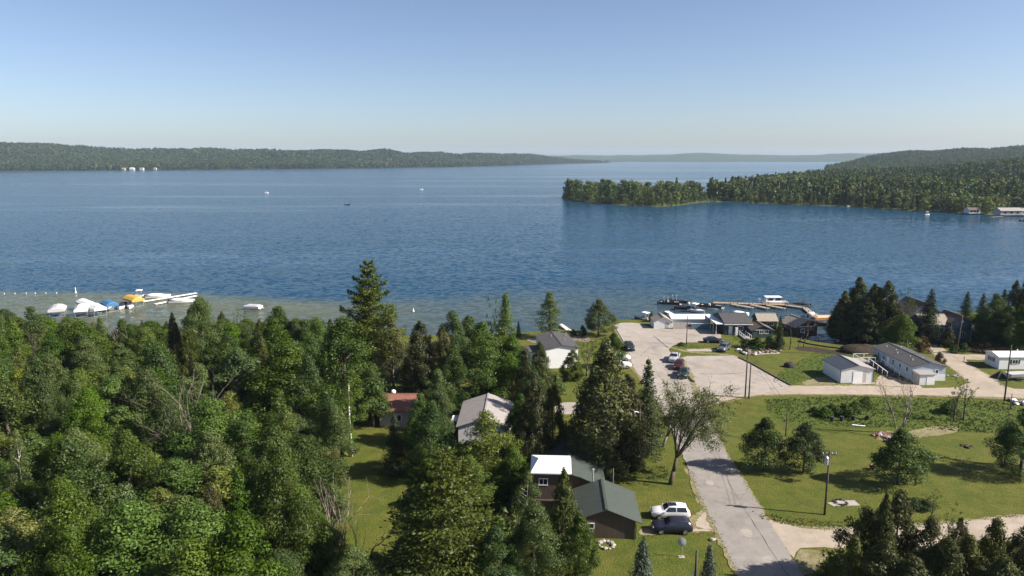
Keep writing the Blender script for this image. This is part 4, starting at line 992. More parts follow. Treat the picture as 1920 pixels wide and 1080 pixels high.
def spit_cand(px0, px1, dy0, dy1, n, mind):
    """points within dy0..dy1 metres behind the near bank"""
    out = []; tries = 0
    while len(out) < n and tries < 20000:
        tries += 1; a = srng.uniform(px0, px1)
        sy = np.interp(a, [p_[0] for p_ in R_south], [p_[1] for p_ in R_south])
        b_ = G(a, sy, 0.0); d = srng.uniform(dy0, dy1); y = b_.y + d; x = b_.x * y / b_.y
        if not inside(np.array([x]), np.array([y]), spit)[0]: continue
        if any((x - q[0]) ** 2 + (y - q[1]) ** 2 < mind * mind for q in out): continue
        out.append((x, y))
    return out
for x, y in spit_cand(1056, 1312, 3, 170, 190, 6.5):
    pxx = 960 + FPX * x / y
    k = srng.choice(['round', 'round', 'cone', 'round', 'light', 'round', 'light']); h = srng.uniform(12, 21) if k != 'light' else srng.uniform(8, 14)
    if pxx > 1268: h *= 0.85
    far_tree(k, x, y, h, h * srng.uniform(0.28, 0.40), 0)
p_ = G(1066, 374, 1.0); far_tree('cone', p_.x, p_.y + 12, 23, 7.5, 0, 'tall dark pine at the tip of the wooded spit')
for i, (a, yb, h) in enumerate(((1318, 376, 15), (1334, 374, 16), (1345, 374, 17), (1304, 377, 14), (1366, 374, 16), (1374, 373, 19), (1390, 372, 17))):
    p_ = G(a, yb, 1.0); far_tree('round', p_.x, p_.y, h, 4.0, 0)
for x, y in spit_cand(1360, 1990, 3, 60, 150, 8.0):
    pxx = 960 + FPX * x / y
    k = srng.choice(['round', 'light', 'cone']) if pxx < 1640 else srng.choice(['light', 'round', 'light', 'round', 'cone'])
    if 1858 < pxx and y < G(pxx, 398, 0).y: continue
    h = srng.uniform(7, 13) if pxx < 1640 else srng.uniform(11, 16)
    far_tree(k, x, y, h, h * srng.uniform(0.36, 0.5), 1)

def scatter(name, pts, rot, scl, idx, objs):
    """one object that sets out a mass of small trees or plants with geometry nodes"""
    col = bpy.data.collections.new(name + '_kinds')
    for i, m_ in enumerate(objs):
        col.objects.link(bpy.data.objects.new('%s_kind_%02d' % (name, i), m_))
    me = bpy.data.meshes.new(name); me.vertices.add(len(pts)); me.vertices.foreach_set('co', np.ascontiguousarray(pts, np.float32).ravel())
    for nm, tp, arr in (('turn', 'FLOAT', rot), ('size', 'FLOAT_VECTOR', scl), ('pick', 'INT', idx)):
        a = me.attributes.new(nm, tp, 'POINT')
        if tp == 'FLOAT_VECTOR': a.data.foreach_set('vector', np.ascontiguousarray(arr, np.float32).ravel())
        else: a.data.foreach_set('value', np.ascontiguousarray(arr, np.int32 if tp == 'INT' else np.float32))
    o = bpy.data.objects.new(name, me); COL.objects.link(o); o['kind'] = 'stuff'
    ng = bpy.data.node_groups.new(name, 'GeometryNodeTree')
    ng.interface.new_socket('Geometry', in_out='INPUT', socket_type='NodeSocketGeometry'); ng.interface.new_socket('Geometry', in_out='OUTPUT', socket_type='NodeSocketGeometry')
    n_ = ng.nodes; l_ = ng.links
    gi = n_.new('NodeGroupInput'); go = n_.new('NodeGroupOutput'); ip = n_.new('GeometryNodeInstanceOnPoints'); ci = n_.new('GeometryNodeCollectionInfo')
    ci.inputs['Collection'].default_value = col; ci.inputs['Separate Children'].default_value = True; ci.inputs['Reset Children'].default_value = True
    ip.inputs['Pick Instance'].default_value = True
    def attr(nm, tp):
        a = n_.new('GeometryNodeInputNamedAttribute'); a.data_type = tp; a.inputs['Name'].default_value = nm; return a.outputs['Attribute']
    cx = n_.new('ShaderNodeCombineXYZ'); l_.new(attr('turn', 'FLOAT'), cx.inputs['Z'])
    l_.new(gi.outputs[0], ip.inputs['Points']); l_.new(ci.outputs[0], ip.inputs['Instance']); l_.new(attr('pick', 'INT'), ip.inputs['Instance Index'])
    l_.new(cx.outputs[0], ip.inputs['Rotation']); l_.new(attr('size', 'FLOAT_VECTOR'), ip.inputs['Scale']); l_.new(ip.outputs[0], go.inputs[0])
    md = o.modifiers.new('scatter', 'NODES'); md.node_group = ng
    return o

# mass of trees behind the far bank
nrs = np.random.RandomState(4); pts = []
Yc = np.exp(nrs.uniform(np.log(640), np.log(3300), 60000)); Ac = nrs.uniform(1330, 2080, 60000)
Xc = (Ac - 960) / FPX * (Yc * CP + CAMZ * SP)
hc, sdc = spit_height(Xc, Yc)
ok = (sdc > 14)
Xc, Yc, hc, sdc = Xc[ok], Yc[ok], hc[ok], sdc[ok]
cell = {}; sel = []
for i in range(len(Xc)):
    s_ = 6.5 + 3.5 * min(1, max(0, (Yc[i] - 700) / 1500)); k = (int(Xc[i] / s_), int(Yc[i] / s_))
    if k in cell: continue
    cell[k] = 1; sel.append(i)
sel = np.array(sel); print('far wood', len(sel))
lo_r = [setmat(lo_tree(230 + i, 'round', 170, 1.9)[0], LF_FAR) for i in range(3)]; lo_c = [setmat(lo_tree(240 + i, 'cone', 130, 1.9)[0], LF_FARC) for i in range(2)]; lo_l = [setmat(lo_tree(250, 'round', 170, 1.9)[0], LF_FARL)]
n = len(sel); hs_ = nrs.uniform(0.6, 1.45, n) * np.where(Yc[sel] < 760, 0.85, 1.0); ws_ = hs_ * nrs.uniform(0.85, 1.25, n)
pn = vnoise(Xc[sel] / 160, Yc[sel] / 160, 44, 3); pick = np.where(nrs.rand(n) < 0.28 + (pn - 0.5) * 1.2, nrs.randint(3, 5, n), np.where(nrs.rand(n) < 0.10, 5, nrs.randint(0, 3, n)))
scatter('far_woodland', np.stack([Xc[sel], Yc[sel], hc[sel] - 0.4], 1), nrs.uniform(0, 6.28, n), np.stack([ws_, ws_, hs_], 1), pick, lo_r + lo_c + lo_l)
bk = [(x, y) for x, y in spit_cand(1054, 1420, 0.5, 60, 420, 3.0)] + [(x, y) for x, y in spit_cand(1420, 1990, 0.5, 25, 260, 3.0)]
bx_ = np.array(bk); hb_, _ = spit_height(bx_[:, 0], bx_[:, 1]); nb_ = len(bk); sb_ = nrs.uniform(0.16, 0.36, nb_)
scatter('bank_shrubs', np.stack([bx_[:, 0], bx_[:, 1], hb_ - 0.3], 1), nrs.uniform(0, 6.28, nb_), np.stack([sb_ * 1.5, sb_ * 1.5, sb_], 1), nrs.randint(0, 3, nb_), [FAR['round'][0], FAR['light'][0], FAR['light'][1]])
# the hills across the lake
Xs, Ys, Zs, rw = strip_left
nP = 42000; ci_ = nrs.uniform(0, Xs.shape[1] - 1.001, nP); ri_ = 1 + nrs.rand(nP) ** 0.9 * (len(rw) - 4.0)
c0 = ci_.astype(int); r0_ = ri_.astype(int); fc = ci_ - c0; fr = ri_ - r0_
bil = lambda A: (A[r0_, c0] * (1 - fc) + A[r0_, c0 + 1] * fc) * (1 - fr) + (A[r0_ + 1, c0] * (1 - fc) + A[r0_ + 1, c0 + 1] * fc) * fr
XH, YH, ZH = bil(Xs), bil(Ys), bil(Zs)
clear = (vnoise(XH / 260, YH / 200, 61, 3) > 0.70) & (ri_ > 4)
ok = (YH < 6200) & ~clear; XH, YH, ZH = XH[ok], YH[ok], ZH[ok]; n = len(XH)
hs_ = nrs.uniform(0.6, 1.7, n); ws_ = hs_ * nrs.uniform(1.0, 1.6, n)
pn = vnoise(XH / 300, YH / 300, 47, 3); pick = np.where(nrs.rand(n) < 0.25 + (pn - 0.5) * 1.4, nrs.randint(3, 5, n), np.where(nrs.rand(n) < 0.12, 5, nrs.randint(0, 3, n)))
LF_HILL = leaf_mat('hill_leaf', (0.017, 0.035, 0.010), (0.050, 0.074, 0.018), 0.2, 0.02, 0.4)
vl_r = [setmat(lo_tree(260 + i, 'round', 70, 3.2)[0], LF_HILL) for i in range(3)]; vl_c = [setmat(lo_tree(270 + i, 'cone', 60, 2.8)[0], LF_FARC) for i in range(2)]; vl_l = [setmat(lo_tree(280, 'round', 70, 3.2)[0], LF_FAR)]
scatter('hill_woodland', np.stack([XH, YH, ZH - 0.5], 1), nrs.uniform(0, 6.28, n), np.stack([ws_, ws_, hs_], 1), pick, vl_r + vl_c + vl_l)
# ------------------------------------------------------------ buildings
M_GREENROOF = mat('green_ribbed_roof', (0.056, 0.068, 0.058), 0.55, 0.12, 1.0, stripes=('Y', 4.0, 0.02))
M_BROWNWALL = mat('brown_board_wall', (0.085, 0.062, 0.045), 0.85, 0.15, 1.5, stripes=('X', 3.0, 0.012))
M_WHITEROOF = mat('white_metal_roof', (0.72, 0.69, 0.67), 0.45, 0.04, 0.6)
M_DARKROOF = mat('dark_shingle_roof', (0.062, 0.060, 0.062), 0.9, 0.2, 1.6, bump=0.01, bscale=8)
M_NAVYROOF = mat('navy_metal_roof', (0.045, 0.052, 0.066), 0.5, 0.1, 1.0, stripes=('Y', 3.0, 0.015))
M_GREYROOF = mat('pale_grey_roof', (0.27, 0.25, 0.24), 0.7, 0.1, 1.0)
M_REDROOF = mat('dull_red_roof', (0.20, 0.088, 0.065), 0.85, 0.15, 1.5)
M_BROWNROOF = mat('brown_shingle_roof', (0.115, 0.085, 0.07), 0.9, 0.2, 1.5)
M_TANROOF = mat('tan_roof', (0.26, 0.225, 0.185), 0.9, 0.15, 1.5)
M_WHITERIB = mat('white_ribbed_siding', (0.82, 0.82, 0.82), 0.5, 0.04, 0.8, stripes=('X', 3.3, 0.01))
M_LAP = mat('pale_lap_siding', (0.74, 0.74, 0.74), 0.6, 0.05, 0.8, stripes=('Z', 4.0, 0.03))
M_BLUEGREY = mat('blue_grey_siding', (0.36, 0.42, 0.50), 0.65, 0.06, 0.8, stripes=('Z', 6.0, 0.012))
M_BLUE = mat('slate_blue_siding', (0.070, 0.090, 0.125), 0.7, 0.08, 0.8, stripes=('Z', 6.0, 0.012))
M_TEAL = mat('dark_teal_wall', (0.040, 0.058, 0.066), 0.75, 0.12, 1.0)
M_TEALSIGN = mat('teal_board', (0.09, 0.16, 0.19), 0.6, 0.08, 1.0)
M_GREYWALL = mat('weathered_grey_wall', (0.40, 0.37, 0.34), 0.85, 0.12, 1.0)
M_DARKWOOD = mat('dark_wood', (0.05, 0.04, 0.034), 0.85, 0.2, 2.0)
M_ROCK = mat('field_stone', (0.30, 0.27, 0.24), 0.9, 0.2, 3.0)
M_CHAR = mat('charred_ash', (0.03, 0.028, 0.027), 0.95, 0.3, 4.0)
M_BRICKY = mat('reddish_rubble', (0.22, 0.11, 0.08), 0.9, 0.3, 3.0)

def walls(t, W, L_, wh, rise, m, zb=0.0, name='wall'):
    w, l = W / 2, L_ / 2
    p = [(-w, zb - 0.25), (w, zb - 0.25), (w, wh), (0, wh + rise), (-w, wh)]
    mb = MB(); n = 5
    mb.add([(x, -l, z) for x, z in p] + [(x, l, z) for x, z in p], [list(range(n)), list(range(2 * n - 1, n - 1, -1))] + [(i, i + n, (i + 1) % n + n, (i + 1) % n) for i in range(n)])
    return mb.build(name, m, t)
def roof(t, W, L_, wh, rise, m, over=0.35, th=0.10, mr=None, end=0.3, ridge=True):
    w = W / 2 + over; l = L_ / 2 + end; k = rise / (W / 2); ze = wh - over * k + 0.04 + th; zr = wh + rise + 0.04 + th
    mb = MB()
    mb.slab([(-w, -l, ze), (-0.005, -l, zr), (-0.005, l, zr), (-w, l, ze)][::-1][::-1], th) if False else None
    mb.slab([(-w, l, ze), (-w, -l, ze), (-0.004, -l, zr), (-0.004, l, zr)], th)
    if mr: mb.mat(1)
    mb.slab([(0.004, l, zr), (0.004, -l, zr), (w, -l, ze), (w, l, ze)], th)
    mb.mat(0)
    o = mb.build('roof', [m, mr] if mr else m, t)
    if ridge: MB().box((0, 0, zr + 0.02), (0.3, L_ + 2 * end - 0.02, 0.06)).build('ridge_cap', m, o)
    return o
def window(par, c, w, h, face, m=None, bars=1):
    """frame with its pane, standing 4 cm proud of the wall; face is one of -y +y -x +x"""
    m = m or M_WHITE; mb = MB(); t = 0.09
    for x0, x1, z0, z1 in ((-w / 2 - t, w / 2 + t, h / 2, h / 2 + t), (-w / 2 - t, w / 2 + t, -h / 2 - t, -h / 2), (-w / 2 - t, -w / 2, -h / 2, h / 2), (w / 2, w / 2 + t, -h / 2, h / 2)):
        mb.b2(x0, x1, -0.04, 0.03, z0, z1)
    for i in range(bars):
        x = -w / 2 + w * (i + 1) / (bars + 1); mb.b2(x - 0.025, x + 0.025, -0.03, 0.02, -h / 2, h / 2)
    rz = {'-y': 0.0, '+y': math.pi, '-x': -math.pi / 2, '+x': math.pi / 2}[face]
    o = mb.build('window', m, par); o.location = c; o.rotation_euler = (0, 0, rz)
    MB().b2(-w / 2, w / 2, -0.012, 0.02, -h / 2, h / 2).build('pane', M_DARKGLASS, o)
    return o
def part(name, m, par, *boxes):
    mb = MB()
    for b_ in boxes: mb.b2(*b_)
    return mb.build(name, m, par)
def block(name, label, cx_, cy_, W, L_, wh, rise, wm, rm, rz=0.0, over=0.35, cat='house', mr=None, end=0.3, zb=0.0, z=GZ):
    t = empty(name, (cx_, cy_, z), rz, label, cat); w_ = walls(t, W, L_, wh, rise, wm, zb); r_ = roof(t, W, L_, wh, rise, rm, over, mr=mr, end=end)
    return t, w_, r_

# brown house with green roof and white-roofed tower
t = empty('brown_house', (11.2, 81.7, GZ), -0.05, 'brown house with green ribbed roof and a white roofed tower', 'house')
w_ = walls(t, 6.8, 7.6, 2.3, 1.35, M_BROWNWALL); roof(t, 6.8, 7.6, 2.3, 1.35, M_GREENROOF, 0.75)
window(w_, (-1.9, -3.83, 1.55), 0.9, 0.55, '-y', bars=0)
part('gutter', M_DARKWOOD, t, (3.42, 3.5, -4.0, -3.84, 0.1, 1.9))
t2 = MB(); mw_ = empty('main_wing', (0, 0, 0)); bpy.data.objects.remove(mw_)
def shifted(o, d): o.location = d; return o
shifted(walls(t, 8.0, 12.5, 2.5, 1.5, M_BROWNWALL, name='main_wall'), (-3.9, 11.0, 0)); r2 = shifted(roof(t, 8.0, 12.5, 2.5, 1.5, M_GREENROOF, 0.55), (-3.9, 11.0, 0))
twr = part('tower', M_BROWNWALL, t, (-8.6, -4.3, 0.9, 5.6, -0.2, 6.0)); window(twr, (-7.4, 0.88, 4.7), 0.95, 0.75, '-y', bars=1); window(twr, (-8.62, 3.2, 4.7), 0.9, 0.75, '-x')
x0, x1, y0, y1, ze, zr = -9.0, -3.95, 0.55, 5.95, 6.0, 6.75; yc = 3.25
mb = MB(); A_, B_, C_, D_ = (x0, y0, ze), (x1, y0, ze), (x1, y1, ze), (x0, y1, ze); P_, Q_ = (x0 + 1.0, yc, zr), (x1, yc, zr)
mb.quad(A_, B_, Q_, P_); mb.quad(C_, D_, P_, Q_); mb.quad(D_, A_, P_); mb.quad(B_, C_, Q_)
mb.slab([D_, A_, B_, C_], 0.14); tr_ = mb.build('tower_roof', M_WHITEROOF, t)
part('balcony', M_DARKWOOD, t, (-10.0, -8.62, 1.1, 4.6, 2.35, 2.5), (-10.0, -9.9, 1.1, 1.2, -0.2, 3.4), (-10.0, -9.9, 4.5, 4.6, -0.2, 3.4), (-10.0, -9.94, 1.2, 4.5, 3.3, 3.4), (-9.9, -8.62, 1.1, 1.16, 3.3, 3.4), (-8.6, -4.3, 0.5, 0.898, 2.3, 2.42))
MB().tube((-1.1, 4.2, 2.6), (-1.1, 4.2, 4.9), 0.11, n=10).tube((-1.1, 4.2, 4.9), (-1.1, 4.2, 5.05), 0.2, 0.16, n=10).build('chimney_pipe', M_GALV, t)
MB().tube((1.6, 5.5, 2.4), (1.6, 5.5, 4.6), 0.04, n=8).build('vent_pipe', M_GALV, t)

# red-roofed and grey-roofed houses in the trees
t, w_, r_ = block('red_roofed_house', 'low house with dull red roof among the trees', -17.2, 117.6, 8.0, 9.5, 2.7, 1.5, M_GREYWALL, M_REDROOF, math.pi / 2)
window(w_, (-4.03, -2.2, 1.5), 1.2, 1.0, '-x'); window(w_, (-4.03, 1.8, 1.5), 1.2, 1.0, '-x')
d_ = MB(); d_.blob((0, 0, 0), (0.45, 0.45, 0.38), random.Random(1), 12, 7, 0.0); o = d_.build('roof_vent_dome', M_WHITE, r_, True); o.location = (0.4, 3.1, 4.55)
t, w_, r_ = block('grey_roofed_house', 'house with pale grey gable roof beside the red roofed house', -4.2, 112.0, 8.0, 11.5, 2.8, 1.35, M_OFFWHITE, M_GREYROOF, -0.03)
window(w_, (4.03, -2.5, 1.6), 1.2, 1.0, '+x'); window(w_, (2.0, -5.78, 1.6), 1.2, 1.0, '-y'); part('porch_roof', M_OFFWHITE, t, (-5.6, -4.5, -1.5, 1.0, 2.0, 2.12)); part('porch_post', M_WHITE, t, (-5.55, -5.45, -1.45, -1.35, -0.2, 2.0))
part('porch_post', M_WHITE, t, (-5.55, -5.45, 0.85, 0.95, -0.2, 2.0))

# white lake house
t, w_, r_ = block('white_lake_house', 'white ribbed house with dark low gable roof by the shore', 9.75, 153.3, 7.0, 12.0, 4.3, 0.65, M_WHITERIB, M_DARKROOF, 0.13, 0.3)
window(w_, (-3.53, -2.0, 2.6), 1.4, 1.2, '-x'); window(w_, (3.53, -3.0, 2.6), 1.2, 1.2, '+x'); window(w_, (3.53, 2.0, 2.6), 1.2, 1.2, '+x')
for x, y in ((1.4, -2.0), (-0.9, 1.5), (2.7, 3.2)): MB().tube((x, y, 4.4), (x, y, 5.5), 0.09, n=8).build('roof_vent', M_GALV, r_)
part('side_wing', M_WHITE, t, (-6.2, -3.52, -2.5, 2.5, -0.2, 2.7)); part('side_wing_roof', M_DARKROOF, t, (-6.5, -3.52, -2.8, 2.8, 2.72, 2.86)); window(t, (-5.2, -2.53, 1.6), 1.0, 1.0, '-y', M_WHITE)

# marina buildings
t, w_, r_ = block('marina_shop', 'dark teal marina shop with dark roof and white awning', 56.9, 181.9, 10.6, 6.6, 3.0, 1.35, M_TEAL, M_DARKROOF, math.pi / 2, 0.5)
part('awning', M_WHITEROOF, t, (-5.6, 5.4, 3.34, 5.6, 2.72, 2.84)); [part('awning_post', M_WHITE, t, (x - 0.06, x + 0.06, 5.4, 5.52, -0.2, 2.72)) for x in (-5.3, -2.6, 0.1, 2.7, 5.1)]
part('fascia', M_WHITE, t, (-5.84, -5.72, -3.6, 3.6, 2.62, 2.84)); part('door', M_WHITE, w_, (-5.36, -5.3, 1.4, 2.3, 0.0, 2.2)); window(w_, (-5.33, -0.6, 1.6), 1.2, 1.0, '-x')
part('propane_tank', M_WHITE, t, (-6.1, -5.5, 0.2, 0.8, -0.1, 1.9))
t, w_, r_ = block('marina_annex', 'low dark annex with white gable windows beside the marina shop', 62.0, 175.6, 5.0, 5.0, 2.0, 1.15, M_TEAL, M_BROWNROOF, 0.0, 0.4)
window(w_, (0.9, -2.53, 1.55), 0.8, 0.8, '-y'); window(w_, (-0.4, -2.53, 1.55), 0.8, 0.8, '-y'); part('rake_trim', M_WHITE, t, (-2.2, 2.2, -2.62, -2.55, 2.0, 2.1))
t, w_, r_ = block('boathouse', 'boathouse with sunlit tan roof and wide white window', 66.0, 183.6, 4.6, 4.8, 2.6, 1.3, M_TEAL, M_TANROOF, math.pi / 2, 0.45, 'boathouse')
window(w_, (-2.33, -0.7, 1.7), 1.6, 0.9, '-x', bars=2)
t, w_, r_ = block('boathouse', 'brown roofed boathouse behind the bare trunks of the marina yard', 73.0, 178.6, 6.0, 6.5, 2.4, 1.5, M_DARKWOOD, M_TANROOF, 0.25, 0.5, 'boathouse')
window(w_, (-1.2, -3.28, 1.4), 1.0, 0.8, '-y'); part('rake_trim', M_WHITE, t, (-2.4, 2.4, -3.4, -3.3, 2.35, 2.47))
t, w_, r_ = block('boat_hut', 'small white gabled hut at the corner of the marina fence', 39.4, 185.2, 4.8, 4.6, 1.9, 1.2, M_OFFWHITE, M_TANROOF, 0.0, 0.2, 'hut')
part('door', M_GREYWALL, w_, (0.6, 1.4, -2.34, -2.3, 0.0, 1.7))
t, w_, r_ = block('long_boat_shed', 'long low shed with bright white roof behind the marina fence', 47.2, 187.4, 5.4, 10.2, 2.2, 0.55, M_OFFWHITE, M_WHITEROOF, math.pi / 2, 0.3, 'shed')
f = empty('marina_fence', (44.0, 182.4, GZ), 0.0, 'weathered pale plank fence in front of the long white roofed shed', 'fence')
for i in range(10): part('board', M_GREYWALL, f, (-2.1 + i * 0.47, -2.1 + i * 0.47 + 0.45, -0.05 + 0.012 * (i % 2), 0.03 + 0.012 * (i % 2), -0.1, 1.75 + 0.04 * ((i * 7) % 3)))
part('rail', M_GREYTIMBER, f, (-2.1, 2.6, 0.06, 0.14, 1.2, 1.32)); part('notice_board', M_CHAR, f, (1.5, 2.5, -0.12, -0.07, 0.7, 1.3))
f = empty('marina_board_fence', (49.3, 182.2, GZ), 0.0, 'dull teal board fence between the plank fence and marina shop', 'fence')
for i in range(7): part('panel', M_TEALSIGN, f, (-2.75 + i * 0.8, -2.75 + i * 0.8 + 0.785, -0.04, 0.04, -0.1, 1.5))
part('cap_rail', M_WHITE, f, (-2.8, 2.85, -0.08, 0.08, 1.5, 1.58))
st = empty('marina_steps', (57.6, 173.0, GZ), 0.0, 'white railed ramp leading to the marina shop', 'ramp')
part('ramp_deck', M_GREYTIMBER, st, (-0.8, 0.8, -2.6, 2.2, -0.1, 0.45)); [part('railing', M_WHITE, st, (x - 0.04, x + 0.04, -2.5, 2.2, 1.2, 1.3)) for x in (-0.76, 0.76)]
for y in (-2.5, -0.9, 0.7, 2.1):
    for x in (-0.76, 0.76): part('rail_post', M_WHITE, st, (x - 0.05, x + 0.05, y - 0.05, y + 0.05, 0.4, 1.22))

# grey garage
t, w_, r_ = block('metal_garage', 'pale lap sided garage with navy roof and roller door', 68.1, 140.7, 6.7, 7.2, 2.75, 0.8, M_LAP, M_NAVYROOF, 0.05, 0.25, 'garage', M_GREYROOF)
part('roller_door', M_GREYWALL, w_, (-0.9, 1.9, -3.63, -3.6, 0.0, 2.35)); 
for i in range(5): part('door_panel', M_WHITE, bpy.data.objects['roller_door'], (-0.8, 1.1 if True else 0, -3.67, -3.632, 0.05 + i * 0.44, 0.05 + i * 0.44 + 0.42))
part('apron', M_CONCRETE, t, (-1.2, 3.5, -4.7, -3.62, -0.1, 0.09)); part('corner_trim', M_NAVYROOF, t, (-3.39, -3.3, -3.69, -3.61, 0, 2.7)); part('corner_trim', M_NAVYROOF, t, (3.3, 3.39, -3.69, -3.61, 0, 2.7))

# long mobile home, deck, ramp, shed
t, w_, r_ = block('mobile_home', 'long pale mobile home with dark shingle roof', 83.1, 146.1, 6.7, 15.2, 2.9, 0.85, M_BLUEGREY, M_DARKROOF, 0.02, 0.25, 'mobile home')
for y in (5.2, 3.0, -0.6, -3.2, -5.8): window(w_, (-3.37, y, 1.9), 0.6, 0.95, '-x', M_WHITE, 0)
window(w_, (1.6, -7.62, 1.9), 0.6, 0.7, '-y', M_WHITE, 0); part('door', M_WHITE, w_, (-3.42, -3.36, 0.9, 1.8, 0.4, 2.4)); part('skirting', M_OFFWHITE, t, (-3.4, 3.4, -7.66, -7.61, -0.1, 1.3))
for x, y in ((-1.6, 5.5), (-1.2, 2.5), (-2.0, 0.5), (-1.0, -2.5), (-1.8, -4.8), (0.8, -3.8), (1.2, 4.8)): MB().tube((x, y, 2.9), (x, y, 3.75), 0.09, n=8).build('roof_vent', M_WHITE, r_)
d = empty('deck', (76.9, 150.6, GZ), 0.02, 'raised white railed deck beside the long mobile home', 'deck')
part('platform', M_GREYTIMBER, d, (-2.4, 2.6, -1.6, 1.6, 0.75, 0.9)); [part('rail', M_WHITE, d, q) for q in ((-2.4, 2.6, 1.5, 1.58, 1.75, 1.84), (-2.4, -2.32, -1.6, 1.5, 1.75, 1.84), (-2.3, 1.0, -1.6, -1.52, 1.75, 1.84))]
[part('post', M_WHITE, d, (x - 0.06, x + 0.06, y - 0.06, y + 0.06, -0.1, 1.74)) for x, y in ((-2.34, -1.5), (-2.34, 1.5), (0, 1.5), (2.4, 1.5), (-0.6, -1.5), (1.0, -1.5))]
d = empty('wheelchair_ramp', (77.7, 145.0, GZ), 0.02, 'dark boarded ramp running along the long mobile home', 'ramp')
MB().slab([(-1.3, 3.8, 0.8), (-1.3, -3.8, 0.1), (1.3, -3.8, 0.1), (1.3, 3.8, 0.8)], 0.14).build('ramp_deck', M_DARKWOOD, d)
for s_ in (-1, 1):
    MB().slab([(s_ * 1.3 - 0.05, 3.8, 1.75), (s_ * 1.3 - 0.05, -3.8, 1.05), (s_ * 1.3 + 0.05, -3.8, 1.05), (s_ * 1.3 + 0.05, 3.8, 1.75)], 0.09).build('handrail', M_WHITE, d)
    for k in range(5): y = -3.7 + k * 1.85; part('post', M_WHITE, d, (s_ * 1.3 - 0.05, s_ * 1.3 + 0.05, y - 0.05, y + 0.05, -0.1, 1.0 + 0.092 * (y + 3.7)))
s_ = empty('garden_shed', (81.4, 136.9, GZ), 0.02, 'small white shed with grey roof at the end of the long mobile home', 'shed')
w_ = part('wall', M_OFFWHITE, s_, (-1.5, 1.5, -1.2, 1.2, -0.1, 2.1)); part('door', M_WHITE, w_, (-0.1, 1.35, -1.24, -1.2, 0.05, 1.95)); part('side_panel', M_GREYWALL, w_, (-1.53, -1.5, -1.1, 1.1, 0.1, 1.9))
MB().slab([(-1.7, 1.4, 2.4), (-1.7, -1.4, 2.2), (1.7, -1.4, 2.2), (1.7, 1.4, 2.4)], 0.09).build('roof', M_GREYROOF, s_)

# blue house
t = empty('blue_house', (105.4, 172.0, GZ), 0.0, 'two storey slate blue house with brown roofs in the trees', 'house')
w1 = shifted(walls(t, 4.8, 7.0, 5.0, 1.5, M_BLUE), (2.6, 0, 0)); shifted(roof(t, 4.8, 7.0, 5.0, 1.5, M_BROWNROOF, 0.45), (2.6, 0, 0))
w2 = walls(t, 6.0, 6.4, 4.4, 1.7, M_BLUE); w2.location = (-2.9, 0.6, 0); w2.rotation_euler = (0, 0, math.pi / 2); r_ = roof(t, 6.0, 6.4, 4.4, 1.7, M_TANROOF, 0.5); r_.location = (-2.9, 0.6, 0); r_.rotation_euler = (0, 0, math.pi / 2)
w3 = shifted(walls(t, 10.0, 9.0, 5.0, 3.2, M_BLUE), (-2.2, 8.0, 0)); shifted(roof(t, 10.0, 9.0, 5.0, 3.2, M_BROWNROOF, 0.5), (-2.2, 8.0, 0))
MB().tube((0, -3.53, 5.2), (0, -3.50, 5.2), 0.35, n=14).build('round_vent', M_WHITE, w1); window(w1, (0.4, -3.53, 2.0), 0.9, 1.3, '-y'); window(w2, (-3.03, 1.0, 3.0), 1.2, 0.9, '-x'); window(w2, (-3.03, -1.4, 3.0), 1.0, 0.9, '-x')
part('garage_door', M_GREYWALL, w2, (-3.05, -3.0, -2.0, 1.6, 0.0, 2.2)); part('corner_board', M_OFFWHITE, t, (0.12, 0.24, -3.56, -3.44, 0, 4.9)); part('corner_board', M_OFFWHITE, t, (4.92, 5.04, -3.56, -3.44, 0, 4.9))
t, w_, r_ = block('lean_to_shed', 'dark low shed beside the blue house', 115.2, 173.0, 4.5, 4.5, 2.2, 0.7, M_BLUE, M_GREYROOF, 0.1, 0.3, 'shed')
# white mobile home at the lane
t, w_, r_ = block('white_mobile_home', 'white mobile home with white roof and dark shuttered windows', 110.2, 148.8, 4.6, 15.0, 2.6, 0.55, M_WHITE, M_WHITEROOF, math.pi / 2, 0.2, 'mobile home')
for y in (4.2, -0.5): 
    o = window(w_, (-2.33, y, 1.6), 1.1, 0.8, '-x', M_WHITE); [part('shutter', M_CHAR, o, (x - 0.17, x + 0.17, -0.035, 0.02, -0.42, 0.42)) for x in (-0.85, 0.85)]
o = window(w_, (0.2, 7.53, 1.6), 1.1, 0.8, '+y', M_WHITE); [part('shutter', M_CHAR, o, (x - 0.17, x + 0.17, -0.035, 0.02, -0.42, 0.42)) for x in (-0.85, 0.85)]
for i in range(2): MB().tube((0.5, 2.0 - i * 2.6, 2.8), (0.5, 2.0 - i * 2.6, 3.6), 0.12, n=8).build('roof_vent', M_WHITE, r_)

# far buildings
def far_house(px_, py_, W, L_, wh, rise, wm, rm, label, rz=0.0, z=1.2, cat='house'):
    p = G(px_, py_, z); t, w_, r_ = block('far_house', label, p.x, p.y, W, L_, wh, rise, wm, rm, rz, 0.5, cat, z=p.z)
    for k in (-0.28, 0.0, 0.28):
        o = MB().b2(-0.9, 0.9, -0.05, 0.05, -0.7, 0.7).build('window', M_DARKGLASS, w_); o.location = (-W / 2 - 0.03, k * L_, wh * 0.55); o.rotation_euler = (0, 0, math.pi / 2)
    return t
far_house(1889, 402, 9, 17, 3.2, 2.0, M_GREYWALL, M_GREYROOF, 'grey roofed boathouse on the far bank', math.pi / 2, cat='boathouse')
far_house(1915, 402, 8, 10, 3.0, 1.6, M_OFFWHITE, M_GREYROOF, 'white boathouse on the far bank beside the grey roofed one', math.pi / 2, cat='boathouse')
far_house(1822, 399, 7, 9, 2.6, 1.6, M_OFFWHITE, M_BROWNROOF, 'small cabin under the pale trees of the far bank', math.pi / 2, cat='cabin')
